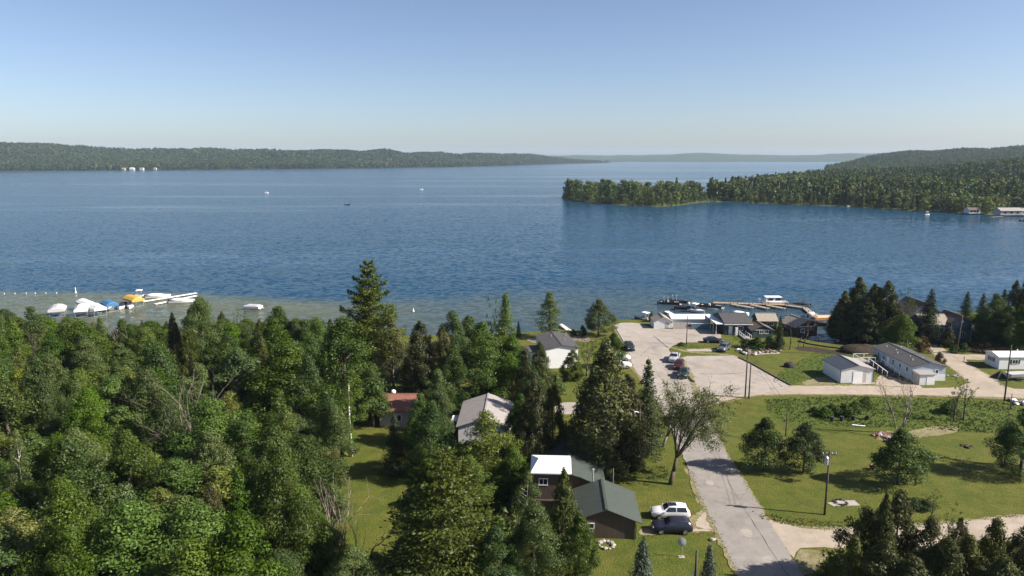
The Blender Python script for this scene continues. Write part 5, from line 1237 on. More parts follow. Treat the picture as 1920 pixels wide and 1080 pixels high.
for i, (x, y, W, L_, lab, wm, rm) in enumerate(((248, 318.4, 9, 15, 'larger white lake house on the distant shore', M_OFFWHITE, M_WHITEROOF), (266, 318.3, 9, 13, 'white lake house beside the larger one on the distant shore', M_OFFWHITE, M_TANROOF), (232, 318.6, 7, 11, 'low boathouse on the distant shore', M_GREYWALL, M_GREYROOF),
        (291, 318.2, 7, 10, 'small pale house on the distant shore', M_GREYWALL, M_GREYROOF))):
    far_house(x, y, W, L_, 5, 2.5, wm, rm, lab, math.pi / 2, 1.0)
# ------------------------------------------------------------ vehicles
PAINT = {}
def paint(name, col, rough=0.28):
    if name not in PAINT: PAINT[name] = mat('car_paint_' + name, col, rough, 0.04, 1.0, spec=0.5, metallic=0.1)
    return PAINT[name]
M_LAMP = mat('clear_lamp', (0.75, 0.76, 0.78), 0.15, 0.05, 4.0, spec=0.6); M_TAIL = mat('red_lamp', (0.35, 0.012, 0.01), 0.25, 0.1, 4.0, spec=0.6)
SHAPES = {
 'suv': [(2.35, .48, .70, .80, .74, .64), (2.2, .34, .84, .96, .87, .74), (1.35, .28, .98, 1.08, .93, .80), (.92, .28, 1.02, 1.12, .94, .82), (.22, .28, 1.04, 1.62, .94, .68), (-.5, .28, 1.05, 1.69, .94, .67), (-1.3, .28, 1.06, 1.68, .94, .66), (-1.95, .32, 1.06, 1.55, .92, .64), (-2.26, .4, 1.0, 1.12, .88, .78), (-2.36, .5, .8, .92, .82, .7)],
 'sedan': [(2.35, .42, .60, .68, .72, .62), (2.2, .30, .70, .80, .86, .74), (1.3, .24, .82, .92, .90, .78), (.9, .24, .86, .96, .91, .80), (.05, .24, .90, 1.38, .91, .62), (-.6, .24, .90, 1.43, .91, .62), (-1.0, .24, .90, 1.38, .91, .62), (-1.75, .26, .90, 1.0, .90, .76), (-2.25, .32, .86, .95, .86, .74), (-2.38, .45, .7, .8, .8, .7)],
 'pickup': [(2.75, .5, .78, .9, .80, .7), (2.6, .38, .95, 1.06, .92, .8), (1.7, .36, 1.08, 1.16, .97, .86), (1.25, .36, 1.1, 1.2, .98, .86), (.6, .36, 1.12, 1.76, .98, .72), (-.1, .36, 1.12, 1.82, .98, .72), (-.55, .36, 1.12, 1.76, .98, .72), (-.75, .36, 1.12, 1.15, .98, .92), (-2.7, .4, 1.1, 1.14, .97, .92), (-2.8, .5, 1.0, 1.05, .94, .88)]}
def car(name, label, pos, rz, shape, pm, cat='car', sunroof=False):
    t = empty(name, pos, rz, label, cat); S = SHAPES[shape]; mb = MB(); rings = []
    for x, zb, zs, zt, w, wt in S:
        rings.append([(x, -w * .88, zb), (x, -w, zb + .18), (x, -w, zs), (x, -wt, zt), (x, -wt * .6, zt + .03), (x, wt * .6, zt + .03), (x, wt, zt), (x, w, zs), (x, w, zb + .18), (x, w * .88, zb)])
    mb.loft(rings); body = mb.build('body', pm, t, True)
    k = max(range(len(S)), key=lambda i: S[i][3]); i0 = next(i for i in range(len(S) - 1) if S[i + 1][3] - S[i][3] > 0.3)
    i1 = next(i for i in range(k, len(S) - 1) if S[i][3] - S[i + 1][3] > 0.3)
    def lerp(a, b_, q): return tuple(a[j] + (b_[j] - a[j]) * q for j in range(6))
    def glass(nm, a, b_, q0, q1, off):
        A = lerp(a, b_, q0); B = lerp(a, b_, q1); p = []
        for s__, sg in ((A, 1), (B, -1)):
            w0 = s__[5] * 0.93; p += [(s__[0] + off[0], sg * w0, s__[3] + off[1]), (s__[0] + off[0], -sg * w0, s__[3] + off[1])]
        MB().quad(*p).build(nm, M_DARKGLASS, t)
    glass('windscreen', S[i0], S[i0 + 1], .1, .92, (.03, .05)); glass('rear_window', S[i1 + 1], S[i1], .15, .9, (-.03, .05))
    xs0, xs1 = S[i0][0] - .35 * (S[i0][0] - S[i0 + 1][0]), S[i1][0]
    mid = (xs0 + xs1) / 2; zs, zt, w, wt = S[k][2], S[k][3], S[k][4], S[k][5]
    for sg in (-1, 1):
        for a, b_, ta, tb in ((xs0, mid + .05, .42, 0), (mid - .05, xs1, 0, .2)):
            f0, f1 = .1, .88
            q = [(a, f0), (b_, f0), (b_ + tb * .6, f1), (a - ta, f1)]
            MB().quad(*[(x, sg * (w + (wt - w) * f + .014), zs + (zt - zs) * f) for x, f in (q if sg < 0 else q[::-1])]).build('side_window', M_DARKGLASS, t)
    fl = S[0][0]; r = .36 if shape != 'pickup' else .42
    for x in (fl * .62, -fl * .60):
        for sg in (-1, 1):
            wy = S[2][4] - .09
            o = MB().tube((0, -.115, 0), (0, .115, 0), r, n=16).build('wheel', M_TYRE, t, True); o.location = (x, sg * wy, r - .02)
            MB().tube((0, -.122, 0), (0, .122, 0), r * .6, n=12).build('rim', M_RIM, o)
    for sg in (-1, 1):
        MB().box((S[1][0] + .06, sg * .62, S[1][2] - .02), (.14, .34, .14)).build('headlight', M_LAMP, t)
        MB().box((S[-2][0] - .05, sg * .70, S[-2][2] - .08), (.12, .24, .2)).build('tail_light', M_TAIL, t)
        MB().box((S[i0][0] - .15, sg * (w + .1), zs + .06), (.14, .2, .13)).build('mirror', pm, t)
    if sunroof: MB().box((-.25, 0, zt + .035), (.95, .9, .02)).build('sunroof', M_DARKGLASS, t)
    if shape == 'pickup': MB().b2(-2.65, -.85, -.78, .78, 1.12, 1.17).build('cargo_bed', M_BLACK, t)
    return t
W_, K_ = paint('white', (0.72, 0.72, 0.72)), paint('black', (0.018, 0.018, 0.022))
PI = math.pi
car('suv', 'white suv with dark sunroof beside the brown garage', G(1256, 969), PI - .05, 'suv', W_, sunroof=True)
car('suv', 'dark purple blue suv parked alongside the white suv', G(1259, 996), PI - .04, 'suv', paint('navy', (0.022, 0.022, 0.040)))
car('suv', 'dark suv parked alone on the launch road edge', G(1180, 655), -PI / 2 + .05, 'suv', paint('charcoal', (0.025, 0.030, 0.036)))
car('pickup_truck', 'white pickup truck beside the huge cedar, farther along the road edge', G(1158, 676), 0.15, 'pickup', W_, 'truck')
car('pickup_truck', 'white pickup truck beside the huge cedar, with dark wheel showing', G(1159, 690), 0.12, 'pickup', W_, 'truck')
car('pickup_truck', 'silver pickup truck parked at the lot edge', G(1264, 676), -PI / 2 - .35, 'pickup', paint('silver', (0.36, 0.37, 0.40)), 'truck')
car('suv', 'dark red suv between the silver pickup and dark green truck', G(1273, 690), -PI / 2 - .35, 'suv', paint('maroon', (0.055, 0.012, 0.014)))
car('pickup_truck', 'dark green pickup truck parked at the lot edge', G(1281, 705), -PI / 2 - .35, 'pickup', paint('green', (0.020, 0.034, 0.032)), 'truck')
car('car', 'dark blue sedan parked behind the grass island by the marina', G(1337, 642), -0.12, 'sedan', paint('darkblue', (0.022, 0.024, 0.036)))
car('suv', 'grey suv parked at the foot of the marina ramp', G(1357, 657), -PI / 2 - .6, 'suv', paint('grey', (0.09, 0.10, 0.12)))
car('suv', 'pale suv in the shade in front of the blue house', G(1757, 634), PI - .2, 'suv', paint('silver', (0.36, 0.37, 0.40)))
car('car', 'white car in front of the blue house', G(1797, 640), -0.25, 'sedan', W_)

# ------------------------------------------------------------ boats and docks
M_HULLW = mat('white_gelcoat', (0.74, 0.74, 0.73), 0.3, 0.04, 1.0, spec=0.5); M_HULLD = mat('dark_hull', (0.022, 0.024, 0.032), 0.35, 0.1, 1.0, spec=0.5)
M_ALU = mat('aluminium', (0.55, 0.56, 0.57), 0.35, 0.08, 2.0, metallic=0.7); M_CANVASK = mat('black_canvas', (0.02, 0.02, 0.024), 0.9, 0.2, 2.0)
M_CANVASW = mat('white_canvas', (0.70, 0.70, 0.69), 0.85, 0.05, 1.0); M_CANVASG = mat('grey_canvas', (0.40, 0.39, 0.40), 0.85, 0.08, 1.0)
M_CANVASB = mat('blue_canvas', (0.045, 0.14, 0.27), 0.85, 0.1, 1.0); M_CANVASY = mat('yellow_canvas', (0.46, 0.28, 0.06), 0.85, 0.08, 1.0)
M_SEAT = mat('tan_vinyl', (0.46, 0.36, 0.27), 0.6, 0.1, 2.0); M_ORANGE = mat('orange_varnish', (0.45, 0.20, 0.05), 0.5, 0.15, 2.0)
def hull(L_, W, zt, m, par, name='hull', deck=None, bow=1.4):
    rings = []
    for s in (0, .25, .5, .7, .85, .95, 1.0):
        w = W / 2 * (1 - max(0, (s - .4) / .6) ** 2.2); w = max(w, .03); z1 = zt + .22 * s * s
        rings.append([(-L_ / 2 + L_ * s, -w, z1), (-L_ / 2 + L_ * s, -w * .82, 0.1), (-L_ / 2 + L_ * s * .97, 0, -.35 + .3 * s ** 4), (-L_ / 2 + L_ * s, w * .82, 0.1), (-L_ / 2 + L_ * s, w, z1)])
    return MB().loft(rings).build(name, m, par, False)
def pontoon(name, label, x, y, rz, side, cover=None, frame=True, L_=6.8, seat=None, group=None, canopy=None):
    p = G(x, y, 0.0); t = empty(name, p, rz, label, 'boat', group)
    for s in (-1, 1):
        MB().tube((-L_ / 2, s * .85, .05), (L_ / 2 - .8, s * .85, .05), .32, n=10).tube((L_ / 2 - .8, s * .85, .05), (L_ / 2 + .1, s * .85, .25), .32, .04, n=10).build('pontoon_tube', M_ALU, t, True)
    MB().b2(-L_ / 2, L_ / 2 - .2, -1.25, 1.25, .36, .46).build('deck', M_GREYTIMBER, t)
    for a in ((-L_ / 2 + .1, L_ / 2 - .5, -1.25, -1.2), (-L_ / 2 + .1, L_ / 2 - .5, 1.2, 1.25), (L_ / 2 - .55, L_ / 2 - .5, -1.2, 1.2), (-L_ / 2 + .1, -L_ / 2 + .15, -1.2, 1.2)): MB().b2(a[0], a[1], a[2], a[3], .46, 1.12).build('fence_panel', side, t)
    if cover: MB().box((-.2, 0, 1.25), (L_ - 1.0, 2.46, .34), top=.72).build('cover', cover, t)
    else:
        for a in ((1.2, 2.7, -1.15, -.6), (1.2, 2.7, .6, 1.15), (-3.0, -2.4, -1.1, .6)): MB().b2(a[0], a[1], a[2], a[3], .46, .95).build('seat', seat or M_SEAT, t)
        MB().box((-.6, .6, .9), (.6, .7, .85), top=.8).build('console', M_HULLW, t)
    if frame:
        mb = MB()
        for xx in (-1.6, -.4):
            for s in (-1, 1): mb.tube((xx, s * 1.2, .5), (xx - .3, s * 1.15, 2.5), .05, n=6)
            mb.tube((xx - .3, -1.15, 2.5), (xx - .3, 1.15, 2.5), .05, n=6)
        mb.build('arch_frame', M_ALU, t)
    if canopy: MB().box((-1.0, 0, 2.62), (2.6, 2.5, .22), top=.8).build('bimini', canopy, t)
    MB().box((-L_ / 2 - .25, 0, .65), (.4, .38, .9), top=.8).build('outboard', M_BLACK, t); return t
def runabout(name, label, x, y, rz, m, L_=6.0, W=2.2, cover=None, top=None, motor=True, group=None, lift=0.0, seat=True):
    p = G(x, y, 0.0); p.z = lift; t = empty(name, p, rz, label, 'boat', group); hull(L_, W, .75, m, t)
    if cover:
        rings = []
        for s in (.02, .3, .55, .8, .96):
            w = W / 2 * (1 - max(0, (s - .4) / .6) ** 2.2) * 1.02; X_ = -L_ / 2 + L_ * s; hgt = .45 * math.sin(math.pi * min(1, s + .2)) + .12
            rings.append([(X_, -w, .78 + .2 * s * s), (X_, -w * .5, .85 + hgt), (X_, w * .5, .85 + hgt), (X_, w, .78 + .2 * s * s)])
        MB().loft(rings).build('cover', cover, t, True)
    else:
        MB().b2(-L_ / 2 + .4, .3, -W * .36, W * .36, .755, .80).build('cockpit', M_GREYTIMBER, t)
        if seat: MB().b2(-1.6, -1.0, -.7, .7, .8, 1.15).build('seat', M_SEAT, t)
        MB().box((.5, 0, 1.15), (.12, W * .7, .5), top=.8).build('windscreen', M_DARKGLASS, t)
    if top:
        mb = MB()
        for a in ((-.9, -.7), (-.9, .7), (.3, -.7), (.3, .7)): mb.tube((a[0], a[1], .7), (a[0], a[1] * .9, 2.45), .045, n=6)
        mb.build('top_frame', M_ALU, t); MB().box((-.3, 0, 2.52), (1.9, 1.8, .16), top=.85).build('hard_top', top, t)
    if motor: MB().box((-L_ / 2 - .22, 0, .7), (.42, .36, .95), top=.75).build('outboard', M_BLACK, t)
    return t
pontoon('pontoon_boat', 'dark pontoon boat with bare arch frame moored outermost from the launch', 1256, 572, -0.25, M_HULLD)
pontoon('pontoon_boat', 'blue black pontoon boat with tall arch frame beside the outermost one', 1272, 569, -0.3, M_HULLD, mat('navy_canvas', (0.03, 0.045, 0.075), 0.9, 0.15, 1.0))
pontoon('pontoon_boat', 'dark covered pontoon boat moored closest to the white pier', 1288, 582, -0.35, M_HULLD, M_CANVASK, False)
runabout('fishing_boat', 'white centre console boat with pale hard top', 1304, 585, -0.9, M_HULLW, 6.5, 2.3, None, M_CANVASW)
pontoon('pontoon_boat', 'pontoon boat with tan seats and purple hull side at the jetty root', 1333, 578, -0.45, M_HULLD, None, False, 7.4)
runabout('work_boat', 'dark hulled work boat with orange deck gear on the launch shore', 1208, 602, 2.3, M_HULLD, 7.0, 2.5, None, M_CANVASW, False)
runabout('small_boat', 'small white open boat moored behind the marina shop', 1388, 592, -0.05, M_HULLW, 5.0, 1.9, M_CANVASW)
cb = empty('cabin_cruiser', G(1448, 571, 0.0), PI, 'white cabin cruiser with dark windows moored at the jetty', 'boat'); hull(9.0, 3.0, 1.0, M_HULLW, cb)
MB().box((.2, 0, 1.75), (4.6, 2.3, 1.4), top=.88).build('cabin', M_HULLW, cb); MB().box((.0, 0, 2.52), (5.2, 2.5, .14), top=.95).build('cabin_roof', M_WHITE, cb)
for s in (-1, 1):
    for x in (-1.3, .9): MB().box((x, s * 1.10, 1.85), (1.5, .12, .62)).build('cabin_window', M_DARKGLASS, cb)
MB().tube((2.6, 0, 1.1), (4.3, 0, 1.9), .03, n=6).build('bow_rail', M_ALU, cb); MB().b2(-4.3, -2.6, -1.2, 1.2, 1.0, 1.06).build('aft_deck', M_GREYTIMBER, cb)
runabout('speedboat', 'dark covered speedboat at the end of the jetty', 1497, 575, 2.9, M_HULLW, 6.4, 2.4, M_CANVASK)
pontoon('wooden_boat', 'tan decked boat moored at the channel mouth', 1546, 601, 0.1, M_ORANGE, M_SEAT, False, 7.0)
runabout('small_boat', 'small pale boat moored at the bent end of the jetty', 1520, 593, 0.9, M_HULLW, 5.2, 2.0, M_CANVASG)
runabout('covered_boat', 'dark covered boat tucked beside the brown roofed boathouse', 1532, 610, -0.6, M_HULLD, 6.0, 2.2, M_CANVASK)
for x, y, lab in ((500, 362, 'white motorboat out on the lake'), (790, 355.5, 'pale motorboat farther out on the lake'), (652, 384, 'dark fishing skiff out on the lake'), (1738, 403, 'white sail topped dinghy off the far bank'), (1917, 414, 'dark boat moored off the far boathouses'), (1592, 387.5, 'pale boat drawn up at the far bank')):
    runabout('motorboat', lab, x, y, 0.3, M_HULLD if 'dark' in lab else M_HULLW, 5.0, 2.0, None, M_CANVASW if 'white' in lab else None)

def dock(name, label, segs, m, w=1.4, z=.55, tall=.7, pm=None, group=None):
    """each seg: pixel ends on the deck; decks carried by posts standing in the water"""
    pm = pm or M_POLE
    pts = [(G(a[0], a[1], z), G(b_[0], b_[1], z)) for a, b_ in segs]; o0 = pts[0][0].copy(); o0.z = 0
    t = empty(name, o0, 0.0, label, 'dock', group)
    for i, (a, b_) in enumerate(pts):
        d = b_ - a; ww = w if i == 0 else w * .75; c = (a + b_) / 2 - o0; rz = math.atan2(d.y, d.x)
        mb = MB(); n = max(2, int(d.length / 2.4))
        for k in range(n):
            q = (k + .5) / n - .5; MB().box((c.x + d.x * q, c.y + d.y * q, z - .06 + .004 * (i % 3)), (d.length / n - .05, ww, .12), rz).build('dock_section', m, t)
        nn = Vector((-d.y, d.x, 0)).normalized() * ww * .5; n = max(2, int(d.length / 3.2))
        for k in range(n + 1):
            q = a + d * (k / n) - o0
            for s in (-1, 1): MB().tube((q.x + nn.x * s, q.y + nn.y * s, -1.0), (q.x + nn.x * s, q.y + nn.y * s, z + (tall if (k % 2 == 0) else .1)), .08, n=6).build('piling', pm, t)
    return t
dock('jetty', 'long tan timber jetty with slanting finger piers', [((1336, 567), (1475, 571)), ((1372, 570), (1412, 577)), ((1408, 571), (1441, 578)), ((1438, 572), (1472, 578)), ((1474, 572), (1512, 577)), ((1510, 577), (1521, 587)), ((1521, 586), (1540, 594))], M_TIMBER, 2.2)
dock('pier', 'short white pier jutting past the long white roofed shed', [((1249, 583), (1278, 597))], M_WHITE, 1.3)
dock('pier', 'pale jetty running out from the beach past the shore poplar', [((1050, 607), (1070, 621))], M_OFFWHITE, 1.2)
for x0, y0, x1, y1, lab in ((1484, 632, 1516, 630, 'finger dock in the marina basin behind the bare trunks'), (1506, 639, 1532, 637, 'finger dock in the middle of the marina basin'), (1522, 645, 1548, 644, 'finger dock beside the basin retaining wall')):
    dock('finger_dock', lab, [((x0, y0), (x1, y1))], M_GREYTIMBER, 1.0)
dock('pier', 'grey timber walkway behind the marina annex', [((1472, 594), (1495, 598))], M_GREYTIMBER, 1.0)
dock('pier', 'short dock in front of the far boathouses', [((1858, 407), (1880, 406))], M_GREYTIMBER, 2.0)
dock('long_dock', 'outer of two long white docks by the boat hoists', [((268, 565), (368, 549))], M_WHITE, 1.3, .45, .05, M_ALU)
dock('long_dock', 'inner of two long white docks by the boat hoists', [((290, 570), (368, 554))], M_WHITE, 1.2, .45, .05, M_ALU)

def hoist(label, x, y, rz, m, L_=7.0, W=3.4):
    p = G(x, y, 3.0); p.z = 0; t = empty('boat_hoist', p, rz, label, 'boat hoist')
    rings = []
    for s in (-1, -.94, .94, 1):
        e = 1.0 if abs(s) < .97 else 0.0
        rings.append([(L_ / 2 * s, -W / 2, 1.9), (L_ / 2 * s, -W / 2, 2.45), (L_ / 2 * s, -W / 4, 2.75 + .3 * e), (L_ / 2 * s, 0, 2.85 + .4 * e), (L_ / 2 * s, W / 4, 2.75 + .3 * e), (L_ / 2 * s, W / 2, 2.45), (L_ / 2 * s, W / 2, 1.9)])
    MB().loft(rings).build('canopy', m, t)
    for a in (-1, 1):
        for b_ in (-1, 1): MB().tube((a * L_ * .38, b_ * W * .45, -1.0), (a * L_ * .38, b_ * W * .45, 2.3), .06, n=6).build('post', M_ALU, t)
    for a in (-1, 1): MB().b2(a * L_ * .38 - .05, a * L_ * .38 + .05, -W * .45, W * .45, .2, .3).build('cross_beam', M_ALU, t)
    return t
hoist('boat hoist with grey canopy standing apart from the others', 107, 574, -1.1, M_CANVASG, 6.4, 4.2)
hoist('boat hoist with long white canopy behind the others', 161, 564, -0.75, M_CANVASW, 7.6)
hoist('boat hoist with white canopy in front of the blue one', 182, 572, -0.8, M_CANVASW, 6.4)
hoist('boat hoist with faded white canopy at the wood edge', 152, 574, -1.1, M_CANVASW, 6.0)
hoist('boat hoist with blue canopy', 205, 565, -0.8, M_CANVASB, 6.0)
hoist('boat hoist with yellow canopy', 250, 556, -0.7, M_CANVASY, 7.0, 3.8)
runabout('covered_boat', 'black covered boat between the blue and yellow canopies', 229, 577, -1.3, M_HULLW, 6.4, 2.5, M_CANVASK)
runabout('motorboat', 'white motorboat under the yellow canopy', 245, 576, -1.2, M_HULLW, 6.0, 2.4, M_CANVASW)
runabout('motorboat', 'white motorboat under the blue canopy', 203, 577, -1.2, M_HULLW, 6.0, 2.4, M_CANVASW)
runabout('motorboat', 'motorboat with white rounded top behind the yellow canopy', 264, 558, 0.3, M_HULLW, 6.0, 2.4, None, M_CANVASW)
runabout('covered_boat', 'long white covered boat at the root of the long docks', 297, 558, 0.25, M_HULLW, 7.6, 2.5, M_CANVASW)
runabout('covered_boat', 'white covered boat between the long docks and the shore', 342, 567, 0.2, M_HULLW, 7.6, 2.5, M_CANVASW)
pontoon('pontoon_boat', 'white pontoon boat with grey cover moored alone off the wood', 476, 580, -0.2, M_HULLW, M_CANVASG, False, 5.6)
def buoy(label, x, y, h, group=None):
    p = G(x, y, 0.0); t = empty('buoy', p, 0, label, 'buoy', group)
    if h < .6: t.scale = (.55, .55, .4)
    MB().tube((0, 0, -.3), (0, 0, .25), .32, n=10).tube((0, 0, .25), (0, 0, .5), .32, .12, n=10).build('float', M_WHITE, t)
    if h > .6: MB().tube((0, 0, .5), (0, 0, h), .14, .1, n=8).build('marker_post', M_WHITE, t)
buoy('tall white marker buoy off the boat hoists', 142, 549, 1.9)
for x in (8, 28, 49, 66, 86, 106): buoy('low white float in the swimming line off the boat hoists', x, 550.5 - x * .01, .5, 'swimming line floats')
buoy('small white mooring buoy off the shore past the tall pine', 775, 584, 1.0)

# ------------------------------------------------------------ poles and small things
def pole(label, x, yb, yt, arm=False, can=False, r=.15, lamp=False):
    p = G(x, yb); h = height_for(p, yt); t = empty('utility_pole', p, 0, label, 'pole')
    MB().tube((0, 0, -.4), (0, 0, h), r, r * .72, n=8).build('shaft', M_POLE, t, True)
    if arm:
        MB().box((0, 0, h - .5), (1.8, .12, .14)).build('crossarm', M_POLE, t)
        for s in (-.8, -.35, .35, .8): MB().tube((s, 0, h - .43), (s, 0, h - .2), .05, .04, n=6).build('insulator', M_OFFWHITE, t)
    if can: MB().tube((-.36, -.1, h - 1.75), (-.36, -.1, h - .85), .24, n=12).tube((-.36, -.1, h - .85), (-.36, -.1, h - .7), .24, .08, n=12).build('transformer', M_GALV, t)
    if lamp:
        MB().tube((0, 0, h - .9), (-.8, -.3, h - .6), .035, n=6).build('lamp_arm', M_GALV, t); MB().tube((-.8, -.3, h - .85), (-.8, -.3, h - .58), .17, .1, n=10).build('lamp_head', M_OFFWHITE, t)
    return t
pole('tall utility pole with transformer standing on the lawn by the road', 1546, 965, 845, True, True)
pole('taller of two poles at the corner of the parking lot', 1397, 745, 652)
pole('shorter of two poles at the corner of the parking lot', 1404, 747, 683)
pole('slim pole in the grass island by the marina', 1287, 646, 592, r=.12)
pole('pole with lamp half hidden by the huge cedar', 1196, 884, 762, False, False, .14, True)
pole('slim dark pole rising from the meadow behind the young maples', 1473, 818, 768, r=.11)
pole('tall pole at the gravel crossroads before the white mobile home', 1883, 752, 647)
pole('short thick pole with meter box beside the smaller blue spruce', 1303, 1105, 1032, r=.17)
MB().box((-.25, 0, 1.6), (.25, .2, .5)).build('meter_box', M_GALV, bpy.data.objects['utility_pole.007'])
pole('leaning pole in the shrubs before the blue house', 1793, 664, 592, r=.14).rotation_euler = (0, .05, 0)
pole('low post at the corner of the gravel lane', 1807, 680, 668, r=.09)
pole('slim dark pole at the lawn edge below the crossroads', 1842 + 52, 768, 738, r=.09)
def pole_top(i):
    o = bpy.data.objects['utility_pole' + ('' if i == 0 else '.%03d' % i)]; sh_ = [c for c in o.children if c.name.startswith('shaft')][0]
    return o.location + Vector((0, 0, max(v.co.z for v in sh_.data.vertices) - .45))
def cable(i, j, label, sag=1.0):
    a, b_ = pole_top(i), pole_top(j); mb = MB(); n = 14
    for off in (-.35, .35):
        pts = [a.lerp(b_, k / n) + Vector((off, 0, -sag * 4 * (k / n) * (1 - k / n))) - a for k in range(n + 1)]
        if off < 0: m0 = MB().path(pts, .018, .018, 4).build('strand', M_BLACK, (t := empty('power_cable', a, 0, label, 'cable')))
        else: MB().path(pts, .018, .018, 4).build('strand', M_BLACK, t)
cable(0, 1, 'power cables from the transformer pole to the parking lot poles')
cable(1, 3, 'power cables from the parking lot poles to the marina pole', .7)
cable(0, 4, 'power cables crossing the road to the lamp pole', .7)
cable(1, 6, 'power cables along the gravel road to the crossroads pole')
rr = random.Random(3)
def stones(name, label, x, y, n, rad, s, m, ring=True, cat='stones', extra=None):
    p = G(x, y); t = empty(name, p, 0, label, cat)
    for i in range(n):
        a = 6.283 * i / n; q = rad if ring else rad * math.sqrt(rr.random()); aa = a if ring else rr.uniform(0, 6.28)
        k = s * rr.uniform(.7, 1.3); mm = m[i % len(m)] if isinstance(m, list) else m
        MB().blob((q * math.cos(aa), q * math.sin(aa), k * .45), (k * rr.uniform(.8, 1.4), k, k * .7), rr, 7, 4, .2).build('stone', mm, t)
    if extra: extra(t)
    return t
stones('fire_ring', 'dark fire ring on the pale slab beside the transformer pole', 1576, 943, 11, .75, .2, M_CHAR, cat='fire pit')
o = empty('concrete_slab', G(1586, 944), .05, 'pale concrete slab under the fire ring on the lawn', 'slab'); MB().box((0, 0, .03), (3.0, 1.4, .1)).build('slab', M_CONCRETE, o); MB().box((-1.7, -.1, .02), (1.1, 1.0, .08), .4).build('slab_piece', M_CONCRETE, o)
stones('fire_ring', 'stone ring with weeds on the lawn below the brown garage', 1137, 1023, 10, .8, .24, M_ROCK, cat='fire pit')
stones('white_rock', 'single pale rock in a soil patch at the road verge', 1336, 1013, 1, .0, .24, M_ROCK, cat='rock')
stones('rubble_heap', 'reddish rubble heap on the lawn behind the spreading maple', 1660, 820, 26, 1.9, .3, [M_BRICKY, M_ROCK, M_BRICKY, M_OFFWHITE], False, 'rubble')
stones('junk_heap', 'heap of pale and brown junk along the marina grass', 1405, 661, 30, 2.6, .38, [M_OFFWHITE, M_BRICKY, M_ROCK, M_TANROOF, M_DARKWOOD], False, 'junk')
stones('junk_heap', 'heap of boards and stones beneath the bare marina trunks', 1445, 659, 24, 2.4, .34, [M_TIMBER, M_ROCK, M_BRICKY, M_DARKWOOD], False, 'junk')
stones('junk_heap', 'jumble of red and white junk by the gravel crossroads', 1912, 756, 22, 1.8, .36, [M_BRICKY, M_WHITE, M_DARKWOOD, M_GALV], False, 'junk')
stones('branch_heap', 'small heap of brown cuttings on the lawn past the spreading maple', 1812, 837, 14, .8, .2, [M_DARKWOOD, M_BARK], False, 'brush')
stones('rock_edge', 'row of pale rocks along the mobile home lane', 1778, 702, 12, 2.2, .3, M_ROCK, False, 'rocks')
def lump(name, label, x, y, r_, m, seed, cat):
    t = MB().blob((0, 0, 0), r_, random.Random(seed), 16, 9, .12).build(name, m, None, True); t.location = G(x, y) - Vector((0, 0, r_[2] * .12)); return tag(t, label, cat)
lump('tarped_heap', 'black tarped heap standing in the meadow by the parking lot', 1480, 688, (1.25, 1.0, 1.25), M_CHAR, 2, 'heap')
lump('soil_mound', 'big dark soil mound at the end of the boat channel', 1612, 660, (5.2, 2.6, 2.0), M_SOIL, 4, 'mound')
def tri_shelter():
    t = empty('black_shelter', G(1872, 709), .2, 'small black pointed shelter before the white mobile home', 'shelter')
    MB().add([(-1.3, -1, 0), (1.3, -1, 0), (1.3, 1, 0), (-1.3, 1, 0), (.3, 0, 1.6)], [(0, 1, 4), (1, 2, 4), (2, 3, 4), (3, 0, 4), (3, 2, 1, 0)]).build('canvas', M_CHAR, t); MB().box((0, 0, .02), (3.2, 2.4, .08)).build('base', M_CONCRETE, t)
tri_shelter()
t = empty('tree_stump', G(1636, 880), 0, 'cut tree stump on the lawn between the maples', 'stump'); MB().tube((0, 0, -.2), (0, 0, .7), .42, .33, n=11).build('trunk', M_BARK, t); MB().tube((0, 0, .7), (0, 0, .72), .32, n=11).build('cut_face', M_TIMBER, t)
t = empty('post', G(1716, 910), 0, 'short dark post on the lawn beside the spreading maple', 'post'); MB().tube((0, 0, -.2), (0, 0, 1.0), .13, n=8).build('shaft', M_DARKWOOD, t); MB().box((0, 0, 1.03), (.3, .3, .06)).build('cap', M_DARKWOOD, t)
t = empty('white_board', G(1610, 799), -.3, 'white board lying at the meadow edge', 'board'); MB().box((0, 0, .12), (2.0, .35, .08)).build('plank', M_WHITE, t); MB().box((-.6, 0, .03), (.15, .5, .1)).build('block', M_TIMBER, t)
for i, (x, y) in enumerate(((1560, 790), (1578, 789), (1600, 788), (1626, 787))):
    t = empty('rubbish_drum', G(x, y), 0, 'small dark drum in the overgrown meadow', 'drum', 'drums in the meadow'); MB().tube((0, 0, -.1), (0, 0, .75), .32, n=12).build('barrel', M_CHAR, t); MB().tube((0, 0, .75), (0, 0, .79), .34, n=12).build('rim', M_CHAR, t)
t = empty('satellite_dish', G(1278, 1044), 0, 'satellite dish on a thin post on the lawn by the parked cars', 'satellite dish')
MB().tube((0, 0, -.2), (0, 0, 1.7), .04, n=8).build('post', M_GALV, t)
rings = [[(r_ * math.cos(a), -.12 + .25 * r_ * r_, r_ * math.sin(a)) for a in [6.283 * i / 14 for i in range(14)]] for r_ in (.02, .25, .48)]
d = MB().loft(rings, False).build('dish', M_GREYWALL, t, True); d.location = (0, 0, 1.8); d.rotation_euler = (-.5, 0, -.5); MB().tube((0, 0, -.3), (0, -.5, .05), .02, n=6).build('arm', M_GALV, d); MB().box((0, 0, 0), (.7, .5, .06)).build('base', M_CONCRETE, t)
